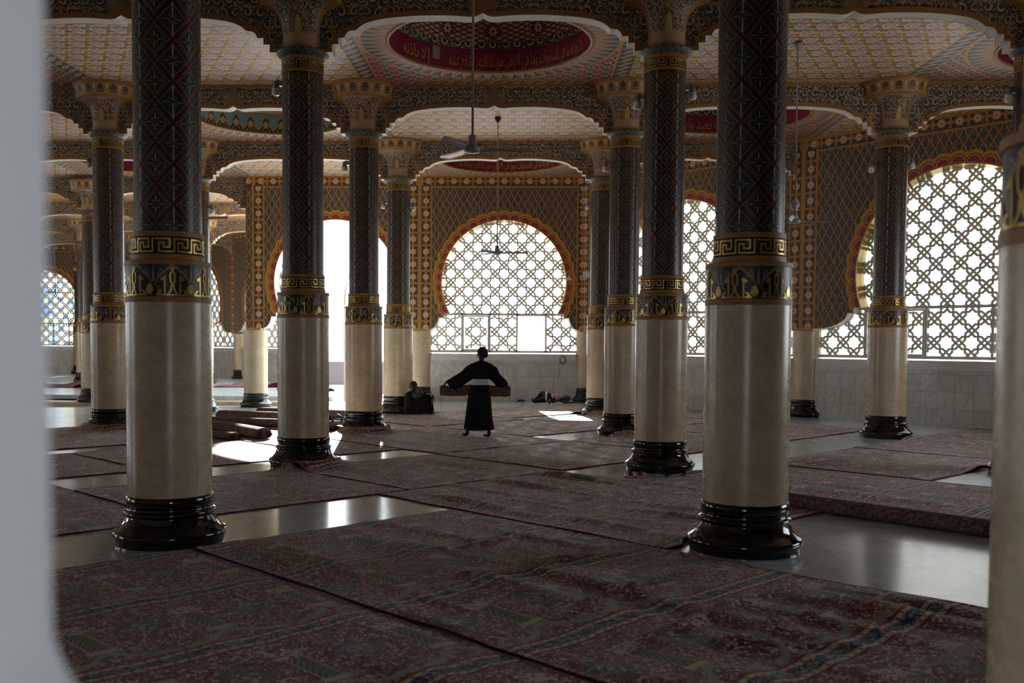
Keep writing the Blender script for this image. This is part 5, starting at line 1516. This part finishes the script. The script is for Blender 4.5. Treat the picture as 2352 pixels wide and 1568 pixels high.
sk.chain([(p3(1246, 922, -.02), .10), (p3(1234, 923, -.05), .075), (p3(1224, 925.5, -.03), .055), (p3(1219, 926.5, -.02), .045)], 1)
skin('trousers', sk.v, sk.e, sk.r, m_darkp, lp_)
sk = Sk(); sk.chain([(p3(1220, 925.5, .25), .04), (p3(1218, 922, .2), .035), (p3(1217, 919, .16), .028)]); skin('foot', sk.v, sk.e, sk.r, m_skin, lp_)
sk = Sk(); sk.chain([(p3(1219, 926.5, -.02), .04), (p3(1217.5, 924, -.08), .035), (p3(1217, 922, -.14), .028)]); skin('foot', sk.v, sk.e, sk.r, m_skin, lp_)
sk = Sk(); sk.chain([(p3(1260, 919), (.16, .165)), (p3(1267, 917), (.15, .165)), (p3(1276, 913), (.17, .17)), (p3(1283, 915), (.135, .15)), (p3(1286, 918), .07)]); sk.chain([(p3(1274, 912, -.15), .075), (p3(1268, 918, -.19), .06)], 2); skin('shirt', sk.v, sk.e, sk.r, m_pink, lp_)
mb = MB(); 
mb.tube([p3(1249.5+2*math.cos(a)*.3, 914+9*math.sin(a), .17*math.cos(a)) for a in [2*PI*k/20 for k in range(21)]], .028, 6, caps=False); mb.build('white_belt', m_sash, lp_)
head_mesh('head', p3(1295.5, 918.5, 0), (.25, -.80, -.2), .225, m_skin, lp_, up=Vector((.95, .2, .15))); hair_cap(p3(1295.8, 918.5, .0), (.25, -.80, -.2), .235, lp_, up=Vector((.95, .2, .15)))

# ------------------------------------------------------------------ camera, light, render look
F = Vector((-0.03840895, 0.99831563, -0.04348158)); R_ = Vector((0.99923074, 0.03871613, 0.00624453)); U_ = Vector((-0.00791745, 0.04320828, 0.99903471))
cam = bpy.data.cameras.new('camera'); co = bpy.data.objects.new('camera', cam); col.objects.link(co)
m4 = Matrix(((R_.x, U_.x, -F.x, 0), (R_.y, U_.y, -F.y, 0), (R_.z, U_.z, -F.z, EYE*S), (0, 0, 0, 1))); co.matrix_world = m4
cam.sensor_width = 36; cam.lens = 2241.65*36/2352; cam.shift_x = 60.88/2352; cam.shift_y = 99.25/2352
cam.clip_start = .05; cam.clip_end = 500
cam.dof.use_dof = True; cam.dof.focus_distance = 17; cam.dof.aperture_fstop = 2.3
bpy.context.scene.camera = co
w = bpy.data.worlds.new('world'); bpy.context.scene.world = w; w.use_nodes = True
bg = w.node_tree.nodes['Background']; bg.inputs[0].default_value = (.86, .94, 1.0, 1); bg.inputs[1].default_value = 4.4
sun = bpy.data.lights.new('sun', 'SUN'); sun.energy = 24; sun.angle = math.radians(.6); sun.color = (1.0, .96, .90)
so_ = bpy.data.objects.new('sun', sun); col.objects.link(so_)
d = Vector((.13, -1.0, -math.tan(math.radians(19)))).normalized(); so_.rotation_euler = d.to_track_quat('-Z', 'Y').to_euler()
sc = bpy.context.scene
sc.view_settings.view_transform = 'Standard'; sc.view_settings.look = 'None'; sc.view_settings.exposure = .5; sc.view_settings.gamma = 1
sc.cycles.max_bounces = 6; sc.cycles.diffuse_bounces = 4; sc.cycles.glossy_bounces = 3; sc.cycles.transparent_max_bounces = 8; sc.cycles.transmission_bounces = 3
sc.cycles.use_adaptive_sampling = True; sc.cycles.adaptive_threshold = .025; sc.cycles.adaptive_min_samples = 24
sc.cycles.use_denoising = True; sc.cycles.sample_clamp_indirect = 8
